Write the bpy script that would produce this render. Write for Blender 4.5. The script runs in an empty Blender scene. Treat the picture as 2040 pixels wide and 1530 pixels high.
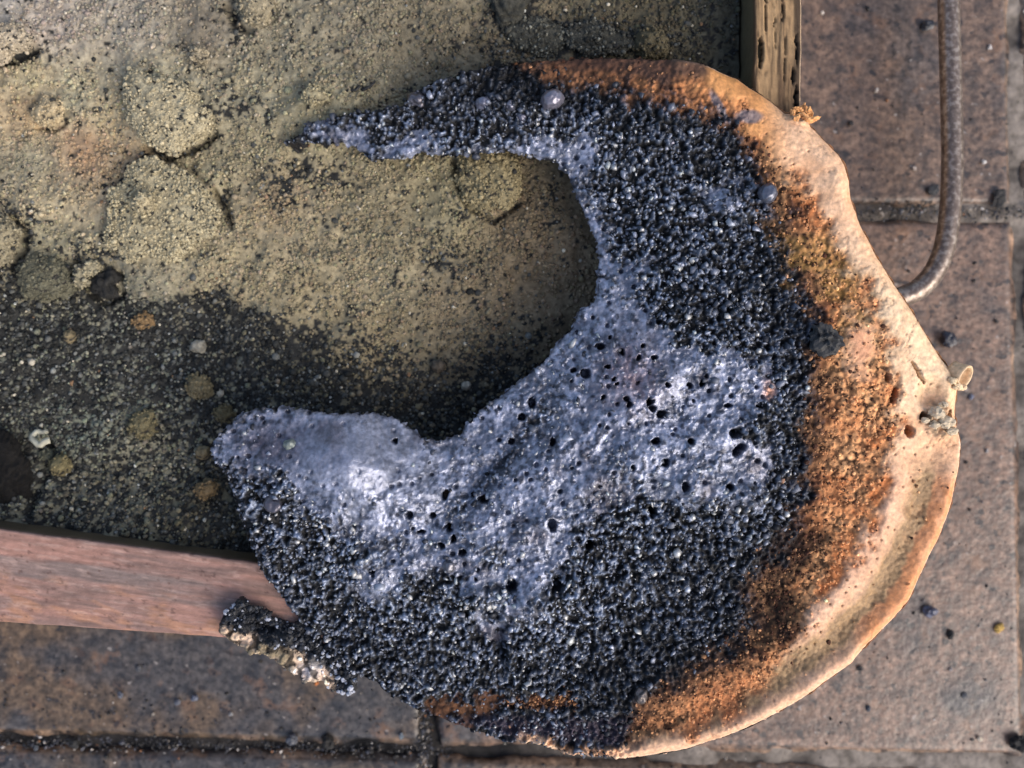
import bpy, math
import numpy as np
from mathutils import Vector

# ------------------------------------------------------------------ camera, world, sun, exposure
SC = bpy.context.scene
COL = SC.collection
H = 0.36                                   # camera height above the tiled floor (m)
cam_d = bpy.data.cameras.new('camera')
cam = bpy.data.objects.new('camera', cam_d); COL.objects.link(cam)
cam.location = (0, 0, H); cam.rotation_euler = (0, 0, 0)
cam_d.sensor_width = 36; cam_d.lens = 36
cam_d.clip_start = 0.005; cam_d.clip_end = 100
cam_d.dof.use_dof = True; cam_d.dof.focus_distance = H - 0.061; cam_d.dof.aperture_fstop = 8.0
SC.camera = cam

SUN_EL, SUN_ROT = math.radians(40), math.radians(126)
w = bpy.data.worlds.new('World'); SC.world = w; w.use_nodes = True
nt = w.node_tree; bg = nt.nodes['Background']
sky = nt.nodes.new('ShaderNodeTexSky'); sky.sky_type = 'NISHITA'; sky.sun_disc = False
sky.sun_elevation = SUN_EL; sky.sun_rotation = SUN_ROT
sky.air_density = 1.0; sky.dust_density = 4.0; sky.ozone_density = 1.0
nt.links.new(sky.outputs[0], bg.inputs[0]); bg.inputs[1].default_value = 0.15
sd = bpy.data.lights.new('sun', 'SUN'); sd.energy = 0.85; sd.angle = math.radians(45); sd.color = (1, .98, .955)
so = bpy.data.objects.new('sun', sd); COL.objects.link(so)
sv = Vector((math.sin(SUN_ROT) * math.cos(SUN_EL), math.cos(SUN_ROT) * math.cos(SUN_EL), math.sin(SUN_EL)))
so.rotation_euler = sv.to_track_quat('Z', 'Y').to_euler()
vs = SC.view_settings
vs.view_transform = 'Standard'; vs.look = 'None'; vs.exposure = 0.76; vs.gamma = 1

# ------------------------------------------------------------------ helpers
rng = np.random.default_rng(7)

def P(px, py, z):                          # photo pixel (2040 x 1530) at height z -> x, y
    s = (H - z) / 2040.0
    return (np.asarray(px, float) - 1020) * s, (765 - np.asarray(py, float)) * s

def S(z): return (H - z) / 2040.0          # metres per photo pixel at height z

_TAB = np.random.default_rng(3).random((24, 256, 256)).astype(np.float32)
def vn(x, y, seed=0):                      # smooth value noise 0..1
    t = _TAB[seed % 24]
    xi = np.floor(x).astype(int); yi = np.floor(y).astype(int)
    fx = x - xi; fy = y - yi
    fx = fx * fx * fx * (fx * (fx * 6 - 15) + 10); fy = fy * fy * fy * (fy * (fy * 6 - 15) + 10)
    x0 = (xi + 37 * seed) & 255; x1 = (x0 + 1) & 255; y0 = (yi + 91 * seed) & 255; y1 = (y0 + 1) & 255
    return (t[x0, y0] * (1 - fx) + t[x1, y0] * fx) * (1 - fy) + (t[x0, y1] * (1 - fx) + t[x1, y1] * fx) * fy

def fbm(x, y, scale, seed=0, octs=4, gain=.5):   # about -1..1
    a, s, o = 1.0, 0.0, 0.0
    x = np.asarray(x, float) / scale; y = np.asarray(y, float) / scale
    for k in range(octs):
        c, q = math.cos(k * 1.1), math.sin(k * 1.1)
        s = s + a * (vn(c * x - q * y, q * x + c * y, seed + k * 5) * 2 - 1); o += a
        a *= gain; x = x * 2.03; y = y * 2.03
    return s / o * 1.6

def worley(x, y, cell, seed=0):            # distance to the nearest feature point (in cells) and its random id
    x = np.asarray(x, float) / cell; y = np.asarray(y, float) / cell
    xi = np.floor(x).astype(int); yi = np.floor(y).astype(int)
    best = np.full(x.shape, 9.0); rid = np.zeros(x.shape)
    A, B, C = _TAB[(seed) % 24], _TAB[(seed + 1) % 24], _TAB[(seed + 2) % 24]
    for dx in (-1, 0, 1):
        for dy in (-1, 0, 1):
            a = (xi + dx) & 255; b = (yi + dy) & 255
            d = np.hypot(xi + dx + A[a, b] - x, yi + dy + B[a, b] - y)
            m = d < best
            best = np.where(m, d, best); rid = np.where(m, C[a, b], rid)
    return best, rid

def sstep(a, b, x):
    t = np.clip((x - a) / (b - a), 0, 1); return t * t * (3 - 2 * t)

def sdf(poly, x, y):                       # signed distance to a polygon, negative inside
    p = np.asarray(poly, float); q = np.roll(p, -1, 0)
    x = np.asarray(x, float); y = np.asarray(y, float)
    best = np.full(x.shape, 1e18); ins = np.zeros(x.shape, bool)
    for (ax, ay), (bx, by) in zip(p, q):
        ex, ey = bx - ax, by - ay
        t = np.clip(((x - ax) * ex + (y - ay) * ey) / (ex * ex + ey * ey + 1e-9), 0, 1)
        best = np.minimum(best, (x - ax - t * ex) ** 2 + (y - ay - t * ey) ** 2)
        c = (ay > y) != (by > y)
        with np.errstate(divide='ignore', invalid='ignore'):
            ins ^= c & (x < ex * (y - ay) / (by - ay if by != ay else 1e-9) + ax)
    d = np.sqrt(best)
    return np.where(ins, -d, d)

def pdist(line, x, y):                     # distance to an open polyline and the position 0..1 along it
    p = np.asarray(line, float)
    best = np.full(np.shape(x), 1e18); tt = np.zeros(np.shape(x)); n = len(p) - 1
    for i in range(n):
        ex, ey = p[i + 1] - p[i]
        t = np.clip(((x - p[i][0]) * ex + (y - p[i][1]) * ey) / (ex * ex + ey * ey + 1e-9), 0, 1)
        d = (x - p[i][0] - t * ex) ** 2 + (y - p[i][1] - t * ey) ** 2
        m = d < best; best = np.where(m, d, best); tt = np.where(m, (i + t) / n, tt)
    return np.sqrt(best), tt

def tps(pts):                              # thin plate spline through (px, py, value...)
    a = np.array(pts, float); X = a[:, :2] / 500.; V = a[:, 2:]; n = len(X)
    def U(r): return np.where(r > 1e-9, r * r * np.log(r + 1e-12), 0)
    K = U(np.hypot(X[:, None, 0] - X[None, :, 0], X[:, None, 1] - X[None, :, 1])) + np.eye(n) * 0.01
    Q = np.c_[np.ones(n), X]; M = np.block([[K, Q], [Q.T, np.zeros((3, 3))]])
    W = np.linalg.solve(M, np.r_[V, np.zeros((3, V.shape[1]))])
    def f(x, y):
        x = np.asarray(x, float) / 500.; y = np.asarray(y, float) / 500.
        o = [W[n, k] + W[n + 1, k] * x + W[n + 2, k] * y for k in range(V.shape[1])]
        for i in range(n):
            u = U(np.hypot(x - X[i, 0], y - X[i, 1]))
            for k in range(V.shape[1]): o[k] = o[k] + W[i, k] * u
        return o[0] if len(o) == 1 else np.stack(o, -1)
    return f

def idw(pts, p=3.0, soft=40.0):            # inverse distance blend of values
    a = np.array(pts, float)
    def f(x, y):
        x = np.asarray(x, float); y = np.asarray(y, float)
        num = np.zeros(x.shape + (a.shape[1] - 2,)); den = np.zeros(x.shape)
        for r in a:
            wgt = 1.0 / ((x - r[0]) ** 2 + (y - r[1]) ** 2 + soft * soft) ** (p / 2)
            num += wgt[..., None] * r[2:]; den += wgt
        c = num / den[..., None]; return (c * .60 + .40 * c.mean(-1, keepdims=True) * np.array([1.0, 1.0, .86])) * np.array([.80, .815, .80])
    return f

def lin(r, g, b):                          # sRGB 0..255 -> linear
    c = np.array([r, g, b], float) / 255
    return np.where(c <= .04045, c / 12.92, ((c + .055) / 1.055) ** 2.4)

def mix(a, b, t): return a * (1 - t[..., None]) + b * t[..., None]

def mesh_from(name, v, f, mat=None, smooth=True, attrs=None, parent=None, link=True):
    """v (n,3); f list of int arrays with 3 or 4 columns"""
    me = bpy.data.meshes.new(name)
    if not isinstance(f, list): f = [f]
    f = [np.asarray(q, np.int32) for q in f if len(q)]
    nl = sum(q.size for q in f); nf = sum(len(q) for q in f)
    me.vertices.add(len(v)); me.vertices.foreach_set('co', np.ascontiguousarray(v, np.float32).ravel())
    me.loops.add(nl); me.loops.foreach_set('vertex_index', np.concatenate([q.ravel() for q in f]))
    me.polygons.add(nf)
    ls = []; o = 0
    for q in f:
        ls.append(o + np.arange(len(q)) * q.shape[1]); o += q.size
    me.polygons.foreach_set('loop_start', np.concatenate(ls).astype(np.int32))
    me.polygons.foreach_set('use_smooth', np.full(nf, smooth))
    for k, a in (attrs or {}).items():
        a = np.asarray(a, np.float32)
        if a.ndim == 2:
            at = me.attributes.new(k, 'FLOAT_COLOR', 'POINT')
            at.data.foreach_set('color', np.c_[a, np.ones(len(a))].astype(np.float32).ravel())
        else:
            at = me.attributes.new(k, 'FLOAT', 'POINT'); at.data.foreach_set('value', a.ravel())
    me.update(calc_edges=True); me.validate()
    if mat: me.materials.append(mat)
    o = bpy.data.objects.new(name, me)
    if link: COL.objects.link(o)
    if parent: o.parent = parent
    return o

def tag(o, label=None, cat=None, group=None, kind=None):
    if label: o['label'] = label
    if cat: o['category'] = cat
    if group: o['group'] = group
    if kind: o['kind'] = kind
    return o

def empty(name, loc=(0, 0, 0)):
    o = bpy.data.objects.new(name, None); o.empty_display_size = .01; o.location = loc
    COL.objects.link(o); return o

def put(o, parent):                        # parent but stay where it stands
    o.parent = parent; o.matrix_parent_inverse = parent.matrix_basis.inverted(); return o

_ICO = {}
def ico(n):
    if n in _ICO: return _ICO[n]
    import bmesh
    bm = bmesh.new(); bmesh.ops.create_icosphere(bm, subdivisions=n, radius=1)
    v = np.array([q.co[:] for q in bm.verts]); f = np.array([[q.index for q in t.verts] for t in bm.faces]); bm.free()
    _ICO[n] = (v, f); return _ICO[n]

def rotmats(n, r):
    q = r.normal(size=(n, 4)); q /= np.linalg.norm(q, axis=1)[:, None]
    a, b, c, d = q.T
    return np.stack([np.stack([1 - 2 * (c * c + d * d), 2 * (b * c - a * d), 2 * (b * d + a * c)], -1),
                     np.stack([2 * (b * c + a * d), 1 - 2 * (b * b + d * d), 2 * (c * d - a * b)], -1),
                     np.stack([2 * (b * d - a * c), 2 * (c * d + a * b), 1 - 2 * (b * b + c * c)], -1)], 1)

def grains(name, c, rad, col, mat, rough=None, metal=None, jit=.25, stretch=.3, smooth=False, seed=1, parent=None, zflat=1.0, extra=None):
    """one mesh of many small irregular icosahedra"""
    r = np.random.default_rng(seed); bv, bf = ico(1); n = len(c)
    sc = 1 + r.uniform(-stretch, stretch, (n, 1, 3))
    v = bv[None] * sc * (1 + r.uniform(-jit, jit, (n, len(bv), 1)))
    v = np.einsum('nij,nkj->nki', rotmats(n, r), v) * rad[:, None, None]
    v[..., 2] *= zflat
    v = v + c[:, None, :]
    f = bf[None] + (np.arange(n) * len(bv))[:, None, None]
    at = {'col': np.repeat(col, len(bv), 0)}
    if rough is not None: at['rough'] = np.repeat(rough, len(bv))
    if metal is not None: at['metal'] = np.repeat(metal, len(bv))
    return mesh_from(name, v.reshape(-1, 3), f.reshape(-1, 3), mat, smooth, at, parent)

def noise3(v, seed, freq):                 # cheap smooth 3-D noise from sines, about -1..1
    r = np.random.default_rng(seed); s = 0
    for k in range(7):
        d = r.normal(size=3); d /= np.linalg.norm(d)
        s = s + np.sin(v @ d * freq * r.uniform(.7, 1.6) + r.uniform(0, 6.3))
    return s / 3.2

def blob_mesh(rx, ry, rz, seed, sub=3, amp=.18, fine=.05, flat=.0, pts=None):
    v, f = ico(sub); v = v.copy()
    if pts is not None:                    # outline in plan given by (angle -> radius) from a polygon
        ang = np.arctan2(v[:, 1], v[:, 0]); pa = np.asarray(pts, float)
        a0 = np.arctan2(pa[:, 1], pa[:, 0]); r0 = np.hypot(pa[:, 0], pa[:, 1]); o = np.argsort(a0)
        rr = np.interp(ang, a0[o], r0[o], period=2 * math.pi)
        cs = np.c_[np.cos(ang), np.sin(ang), 0 * ang]; rr = rr * (1 + .09 * noise3(cs, seed + 5, 5) + .06 * noise3(cs, seed + 6, 12))
        h = np.hypot(v[:, 0], v[:, 1]) ** .9
        d = np.c_[np.cos(ang) * rr * h, np.sin(ang) * rr * h, v[:, 2] * rz]
        k = 1 + amp * .4 * noise3(v, seed, 3) ; d = d * k[:, None]
        size = float(r0.mean())
    else:
        k = 1 + amp * noise3(v, seed, 2.2) + amp * .5 * noise3(v, seed + 1, 5)
        d = v * k[:, None] * np.array([rx, ry, rz]); size = (rx + ry) / 2
    d = d + v * (fine * size * noise3(v, seed + 2, 11))[:, None]
    if flat: d[:, 2] = np.maximum(d[:, 2], -rz * (1 - flat))
    return d, f

# ------------------------------------------------------------------ materials
def material(name, build):
    m = bpy.data.materials.new(name); m.use_nodes = True
    n = m.node_tree.nodes; l = m.node_tree.links
    build(n, l, n['Principled BSDF']); return m

def N(n, t, **k):
    q = n.new(t)
    for a, b in k.items(): setattr(q, a, b)
    return q

def attr_mat(name, nscale, namp, bump, bscale, spec=.5, coat=0.0, rough=.9, use_rough=True):
    """base colour from the thing's own colour attribute, broken up by procedural noise, plus fine relief"""
    def b(n, l, p):
        a = N(n, 'ShaderNodeAttribute', attribute_name='col')
        tc = N(n, 'ShaderNodeTexCoord')
        no = N(n, 'ShaderNodeTexNoise'); no.inputs['Scale'].default_value = nscale; no.inputs['Detail'].default_value = 5
        mr = N(n, 'ShaderNodeMapRange'); mr.inputs[3].default_value = 1 - namp; mr.inputs[4].default_value = 1 + namp
        mr.inputs[1].default_value = .3; mr.inputs[2].default_value = .7
        mx = N(n, 'ShaderNodeVectorMath', operation='SCALE')
        l.new(tc.outputs['Object'], no.inputs['Vector']); l.new(no.outputs[0], mr.inputs[0])
        l.new(a.outputs['Color'], mx.inputs[0]); l.new(mr.outputs[0], mx.inputs['Scale'])
        l.new(mx.outputs[0], p.inputs['Base Color'])
        if use_rough:
            ar = N(n, 'ShaderNodeAttribute', attribute_name='rough'); l.new(ar.outputs['Fac'], p.inputs['Roughness'])
        else: p.inputs['Roughness'].default_value = rough
        am = N(n, 'ShaderNodeAttribute', attribute_name='metal'); l.new(am.outputs['Fac'], p.inputs['Metallic'])
        p.inputs['Specular IOR Level'].default_value = spec
        p.inputs['Coat Weight'].default_value = coat; p.inputs['Coat Roughness'].default_value = .2
        if bump:
            nb = N(n, 'ShaderNodeTexNoise'); nb.inputs['Scale'].default_value = bscale; nb.inputs['Detail'].default_value = 4
            bp = N(n, 'ShaderNodeBump'); bp.inputs['Strength'].default_value = bump; bp.inputs['Distance'].default_value = .0005
            l.new(tc.outputs['Object'], nb.inputs['Vector']); l.new(nb.outputs[0], bp.inputs['Height']); l.new(bp.outputs[0], p.inputs['Normal'])
    return material(name, b)

M_slag = attr_mat('slag_crust', 900, .25, .35, 2500, spec=.28)
M_glint = attr_mat('slag_granule', 700, .3, 0, 1, spec=.15)
M_sand = attr_mat('sand', 900, .25, .5, 2200, spec=.25, use_rough=False)
M_clod = attr_mat('sand_clod', 700, .3, .9, 1800, spec=.2, use_rough=False, rough=.95)
M_floor_bit = attr_mat('floor_crumb', 600, .3, .4, 1200, spec=.5, use_rough=True)

def solid_mat(name, rgb, rough, spec=.5, nscale=500, namp=.25, bump=.3, bscale=900, metal=0):
    def b(n, l, p):
        tc = N(n, 'ShaderNodeTexCoord')
        no = N(n, 'ShaderNodeTexNoise'); no.inputs['Scale'].default_value = nscale; no.inputs['Detail'].default_value = 5
        cr = N(n, 'ShaderNodeValToRGB'); e = cr.color_ramp.elements
        c = np.array(rgb); e[0].position = .3; e[1].position = .7
        e[0].color = (*(c * (1 - namp)), 1); e[1].color = (*(c * (1 + namp)), 1)
        l.new(tc.outputs['Object'], no.inputs['Vector']); l.new(no.outputs[0], cr.inputs[0]); l.new(cr.outputs[0], p.inputs['Base Color'])
        p.inputs['Roughness'].default_value = rough; p.inputs['Specular IOR Level'].default_value = spec; p.inputs['Metallic'].default_value = metal
        nb = N(n, 'ShaderNodeTexNoise'); nb.inputs['Scale'].default_value = bscale
        bp = N(n, 'ShaderNodeBump'); bp.inputs['Strength'].default_value = bump; bp.inputs['Distance'].default_value = .0004
        l.new(tc.outputs['Object'], nb.inputs['Vector']); l.new(nb.outputs[0], bp.inputs['Height']); l.new(bp.outputs[0], p.inputs['Normal'])
    return material(name, b)

# ------------------------------------------------------------------ floor: mortar bed and square tiles
def tile_mat():
    def b(n, l, p):
        tc = N(n, 'ShaderNodeTexCoord'); v = tc.outputs['Object']
        def noise(s, d=6, r=.6):
            q = N(n, 'ShaderNodeTexNoise'); q.inputs['Scale'].default_value = s; q.inputs['Detail'].default_value = d
            q.inputs['Roughness'].default_value = r; l.new(v, q.inputs['Vector']); return q.outputs[0]
        def ramp(x, a, bb, ca, cb):
            r = N(n, 'ShaderNodeValToRGB'); e = r.color_ramp.elements
            e[0].position = a; e[0].color = (*ca, 1); e[1].position = bb; e[1].color = (*cb, 1); l.new(x, r.inputs[0]); return r.outputs[0]
        def mixc(t, a, bb):
            m = N(n, 'ShaderNodeMix', data_type='RGBA'); l.new(t, m.inputs[0]); l.new(a, m.inputs[6]); l.new(bb, m.inputs[7]); return m.outputs[2]
        at = N(n, 'ShaderNodeAttribute', attribute_name='col').outputs['Color']
        base = ramp(noise(170, 6, .7), .36, .64, (.45, .46, .50), (1.6, 1.4, 1.25))
        fine = ramp(noise(520, 4), .34, .66, (.55, .55, .55), (1.45, 1.45, 1.45))
        mu = N(n, 'ShaderNodeMix', data_type='RGBA', blend_type='MULTIPLY'); mu.inputs[0].default_value = 1
        l.new(at, mu.inputs[6]); l.new(base, mu.inputs[7])
        mu2 = N(n, 'ShaderNodeMix', data_type='RGBA', blend_type='MULTIPLY'); mu2.inputs[0].default_value = 1
        l.new(mu.outputs[2], mu2.inputs[6]); l.new(fine, mu2.inputs[7])
        dk = N(n, 'ShaderNodeRGB'); dk.outputs[0].default_value = (.018, .018, .02, 1)
        lt = N(n, 'ShaderNodeRGB'); lt.outputs[0].default_value = (.32, .29, .27, 1)
        rs = N(n, 'ShaderNodeRGB'); rs.outputs[0].default_value = (.21, .115, .065, 1)
        c1 = mixc(ramp(noise(120, 4), .56, .70, (0, 0, 0), (.55, .55, .55)), mu2.outputs[2], rs.outputs[0])
        c2 = mixc(ramp(noise(240, 2, .5), .60, .67, (0, 0, 0), (.85, .85, .85)), c1, dk.outputs[0])
        c3 = mixc(ramp(noise(330, 2, .4), .70, .75, (0, 0, 0), (.6, .6, .6)), c2, lt.outputs[0])
        l.new(c3, p.inputs['Base Color'])
        p.inputs['Roughness'].default_value = .34; p.inputs['Specular IOR Level'].default_value = .5
        bp = N(n, 'ShaderNodeBump'); bp.inputs['Strength'].default_value = .6; bp.inputs['Distance'].default_value = .0006
        l.new(noise(330, 4), bp.inputs['Height']); l.new(bp.outputs[0], p.inputs['Normal'])
    return material('brown_stone_tile', b)
M_tile = tile_mat()
M_mortar = attr_mat('dirty_mortar', 300, .45, .8, 600, spec=.3, use_rough=False, rough=.9)

# joint lines in photo pixels at floor level: x as a function of y and y as a function of x
VX = [(-335, 0), (845, 0), (2021, .022)]               # (x at y=400, slope) ; half joint widths below
VX = [(-330, .01), (846, .01), (2033, .022), (3200, .03)]
HY = [(-680, .02), (420, .004), (1499, .022), (2590, .03)]
def cross(i, j):
    a, s = VX[i]; b, t = HY[j]
    y = b
    for _ in range(5): x = a + s * (y - 400); y = b + t * (x - 1020)
    return x, y
floor = empty('floor'); tag(floor, kind='structure')
bxs = np.r_[-6, np.arange(-.24, .2401, .004), 6]; bys = np.r_[-6, np.arange(-.2, .2001, .004), 6]
BX, BY = np.meshgrid(bxs, bys, indexing='ij'); bi = np.arange(BX.size).reshape(BX.shape)
bfl = np.stack([bi[:-1, :-1], bi[1:, :-1], bi[1:, 1:], bi[:-1, 1:]], -1).reshape(-1, 4)
qx, qy = 1020 + BX / S(0), 765 - BY / S(0)
soot = np.clip(sstep(1300, 1420, qy) * sstep(1300, 1000, qx) * .9 + sstep(-.1, .6, fbm(qx, qy, 70, 5, 4)) * .6, 0, 1)
mcol_ = mix(lin(120, 112, 104) + 0 * BX[..., None], lin(26, 26, 28), soot)
mesh_from('mortar_bed', np.stack([BX, BY, -.0012 - .0028 * soot], -1).reshape(-1, 3), bfl, M_mortar, True, {'col': mcol_.reshape(-1, 3)}, floor)
gap = 13
tcol = {(0, 0): (.115, .10, .085), (1, 0): (.125, .10, .085), (2, 0): (.16, .15, .14),
        (0, 1): (.098, .080, .060), (1, 1): (.155, .118, .098), (2, 1): (.17, .15, .135),
        (0, 2): (.085, .075, .062), (1, 2): (.135, .115, .095), (2, 2): (.15, .125, .10)}
for i in range(3):
    for j in range(3):
        g = np.array([(gap, gap), (-gap, gap), (-gap, -gap), (gap, -gap)], float)
        q = np.array([cross(i, j), cross(i + 1, j), cross(i + 1, j + 1), cross(i, j + 1)]) + g
        nn = 110
        u = np.linspace(0, 1, nn); u = np.sort(np.r_[u, .006, .012, .988, .994]); m = len(u)
        U, V = np.meshgrid(u, u, indexing='ij')
        px = (q[0, 0] * (1 - U) + q[1, 0] * U) * (1 - V) + (q[3, 0] * (1 - U) + q[2, 0] * U) * V
        py = (q[0, 1] * (1 - U) + q[1, 1] * U) * (1 - V) + (q[3, 1] * (1 - U) + q[2, 1] * U) * V
        e = np.minimum(np.minimum(U, 1 - U), np.minimum(V, 1 - V))
        edge = sstep(.014, 0, e)
        wob = fbm(px, py, 60, 3 + i, 5) * 8 * (e < .003)
        px = px + wob; py = py + fbm(px, py, 60, 9 + j, 5) * 8 * (e < .003)
        X, Y = P(px, py, 0)
        Z = -edge * .0016 + fbm(px, py, 300, 11, 3) * .0003
        v = np.stack([X, Y, Z], -1).reshape(-1, 3)
        idx = np.arange(m * m).reshape(m, m)
        f = np.stack([idx[:-1, 1:], idx[1:, 1:], idx[1:, :-1], idx[:-1, :-1]], -1).reshape(-1, 4)
        ring = np.r_[idx[0, :], idx[1:, -1], idx[-1, -2::-1], idx[-2:0:-1, 0]]
        low = v[ring].copy(); low[:, 2] = -.006
        k = len(v) + np.arange(len(ring)); nx = np.roll(np.arange(len(ring)), -1)
        sk = np.stack([ring, k, k[nx], ring[nx]], -1)
        c = np.array(tcol[(i, j)]) * np.array([.88, .84, .80])
        cc = np.tile(c, (m * m, 1)).reshape(m, m, 3) * (.96 + .08 * rng.random())
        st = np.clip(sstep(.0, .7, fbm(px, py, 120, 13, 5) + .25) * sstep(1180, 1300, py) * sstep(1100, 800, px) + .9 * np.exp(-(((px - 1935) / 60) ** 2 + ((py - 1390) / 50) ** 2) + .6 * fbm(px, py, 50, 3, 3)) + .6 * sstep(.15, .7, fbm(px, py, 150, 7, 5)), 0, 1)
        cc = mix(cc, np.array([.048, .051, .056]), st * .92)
        cc = mix(cc, np.array([.27, .20, .145]), edge * sstep(-.4, .5, fbm(px, py, 80, 21, 3)) * .75)
        cc = cc.reshape(-1, 3)
        mesh_from('tile', np.r_[v, low], [f, sk], M_tile, True,
                  {'col': np.r_[cc, cc[ring]]}, floor)

# ------------------------------------------------------------------ sand box: boards
BT = 0.050; SZ = 0.032                     # board top, sand level
def board(name, a, b, wid, grey, kind, parent, z0=.0006, ztop=BT, nu=260):
    """board whose inner top edge runs a->b (photo px at board top), going outwards by wid px to the side n"""
    a = np.array(a, float); b = np.array(b, float); d = (b - a); L = np.linalg.norm(d); d /= L
    n = np.array(kind['out'], float); n -= d * (n @ d); n /= np.linalg.norm(n)
    r = 5.0
    sec = [(0, z0), (0, .012), (0, .030), (0, .040), (0, ztop - .004)]
    sec += [(r * (1 - math.cos(t)), ztop - r * S(ztop) * (1 - math.sin(t))) for t in np.linspace(0, math.pi / 2, 5)]
    nt = max(8, int(wid / 3))
    sec += [(r + (wid - 2 * r) * t, ztop) for t in np.linspace(0, 1, nt)[1:-1]]
    sec += [(wid - r * (1 - math.sin(t)), ztop - r * S(ztop) * (1 - math.cos(t))) for t in np.linspace(0, math.pi / 2, 5)]
    sec += [(wid, ztop - .004), (wid, .030), (wid, z0)]
    sec = np.array(sec); ns = len(sec)
    u = np.linspace(0, L, nu)
    tp = 1 + (kind.get('taper', 1) - 1) * u / L
    O = sec[:, 0][None, :] * tp[:, None]; Z = sec[:, 1][None, :] + 0 * u[:, None]; U = u[:, None] + 0 * O
    top = (Z > ztop - .003)
    gx, gy = U / 14.0, O
    g1 = fbm(U / 9, O, 14, 2, 4); g2 = fbm(U / 22, O, 6, 6, 3)
    relief = (g1 * .00018 + g2 * .00012) * kind.get('relief', 1)
    pit = np.zeros_like(U)
    if kind.get('pits'):
        for (pu, po, lu, lo, dep) in kind['pits']:
            q = ((U - pu) / lu) ** 2 + ((O - po + 1.5 * fbm(U, O, 9, 4, 2)) / lo) ** 2
            pit = np.maximum(pit, sstep(1.0, .35, q + .3 * fbm(U, O, 8, 12, 2)) * dep)
        s = fbm(U / 9, O, 4, 15, 3); pit = np.maximum(pit, sstep(.7, 1.1, s) * .18)
    Z = Z + np.where(top, relief - pit * .0028, 0)
    O2 = O + np.where(~top, fbm(U, Z * 6000, 40, 8, 3) * .8, 0) + (fbm(U, O * 0, 60, 9, 3) * kind.get('wob', 1.2))
    px = a[0] + d[0] * U + n[0] * O2; py = a[1] + d[1] * U + n[1] * O2
    X, Y = P(px, py, ztop)
    v = np.stack([X, Y, Z], -1).reshape(-1, 3)
    col = kind['colour'](U, O, Z, g1, g2, pit).reshape(-1, 3)
    idx = np.arange(nu * ns).reshape(nu, ns)
    f = np.stack([idx[:-1, :-1], idx[1:, :-1], idx[1:, 1:], idx[:-1, 1:]], -1).reshape(-1, 4)
    # bottom and ends
    cr = d[0] * n[1] - d[1] * n[0]
    if cr > 0: pass
    bot = np.stack([idx[:-1, -1], idx[1:, -1], idx[1:, 0], idx[:-1, 0]], -1)
    half = ns // 2; caps = []
    for row in (0, nu - 1):
        for k in range(half - (ns % 2 == 0)):
            caps.append([idx[row, k], idx[row, k + 1], idx[row, ns - 2 - k], idx[row, ns - 1 - k]])
    f = np.r_[f, bot, np.array(caps)]
    o = mesh_from(name, v, f, M_wood, True, {'col': col, 'rough': np.full(len(v), grey)}, parent)
    import bmesh
    bm = bmesh.new(); bm.from_mesh(o.data); bmesh.ops.recalc_face_normals(bm, faces=bm.faces); bm.to_mesh(o.data); bm.free()
    return o

M_wood = attr_mat('weathered_wood', 420, .14, .35, 1500, spec=.3)
box = empty('sand_box'); tag(box, 'shallow wooden box filled with sand on the brown tiles', 'sand box')

def col_side(U, O, Z, g1, g2, pit):        # greyish tan, charred pits, dark outer margin
    c = mix(lin(150, 122, 88) + 0 * U[..., None], lin(88, 68, 48), np.clip(.45 + 1.1 * g1, 0, 1))
    c = mix(c, lin(74, 58, 42), np.clip(fbm(U / 16, O, 4, 23, 3) * 1.3 - .25, 0, .7))
    c = mix(c, lin(160, 132, 96), np.clip(.9 * g2 - .1, 0, .6))
    c = mix(c, lin(60, 48, 36), sstep(74, 84, O + 5 * g1) * sstep(99, 88, O) * .8)
    c = mix(c, lin(215, 190, 160), sstep(90, 93, O) * .8)  # bright outer edge: the highlight is put into the wood colour
    c = mix(c, lin(12, 11, 10), np.clip(pit * 1.6, 0, 1))
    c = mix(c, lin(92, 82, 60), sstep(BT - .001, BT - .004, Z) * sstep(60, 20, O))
    return c
def col_low(U, O, Z, g1, g2, pit):         # smooth reddish board with grey and orange streaks
    c = mix(lin(164, 112, 92) + 0 * U[..., None], lin(134, 100, 88), np.clip(.5 + .8 * g1, 0, 1))
    c = mix(c, lin(118, 102, 96), np.clip(fbm(U / 7, O, 30, 18, 3) * 1.3 - .15, 0, .75) * sstep(30, 55, O) * sstep(115, 85, O))
    c = mix(c, lin(178, 118, 76), np.clip(fbm(U / 3, O - U * .08, 22, 20, 3) * 1.6 - .35, 0, .8) * sstep(70, 100, O))
    c = mix(c, lin(186, 150, 132), np.clip(fbm(U / 5, O, 6, 21, 3) * 1.2 - .5, 0, .3))
    c = mix(c, lin(96, 64, 54), sstep(.85, 1.1, fbm(U / 1.5, O, 8, 22, 2)) * .7)
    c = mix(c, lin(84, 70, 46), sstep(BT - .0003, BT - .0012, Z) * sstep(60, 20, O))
    c = c * .66 + .34 * c.mean(-1, keepdims=True) * np.array([1.08, .98, .93])
    return c * (.9 + .22 * fbm(U / 12, O, 4, 23, 3))[..., None]
pits = [(106, 12, 36, 5, 1), (30, 22, 40, 2.2, .8), (18, 56, 30, 2, .5), (150, 78, 26, 3, .7), (195, 84, 34, 4, .8), (95, 84, 40, 3, .6), (60, 40, 46, 1.6, .4), (120, 60, 60, 1.6, .4)]
pits = [(p[0] + 330, p[1], p[2], p[3], p[4]) for p in pits]
board('side_board', (1505, -330), (1498, 1310), 93, .75, dict(out=(1, 0), colour=col_side, pits=pits, relief=1.6), box, nu=560)
board('side_board', (-330, 1010), (1494, 1252), 205, .6, dict(out=(0, 1), colour=col_low, relief=.55, wob=.8, taper=.46), box, nu=420)
board('side_board', (1596, -335), (-490, -335), 95, .75, dict(out=(0, -1), colour=col_side, relief=1), box, nu=120)
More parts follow.
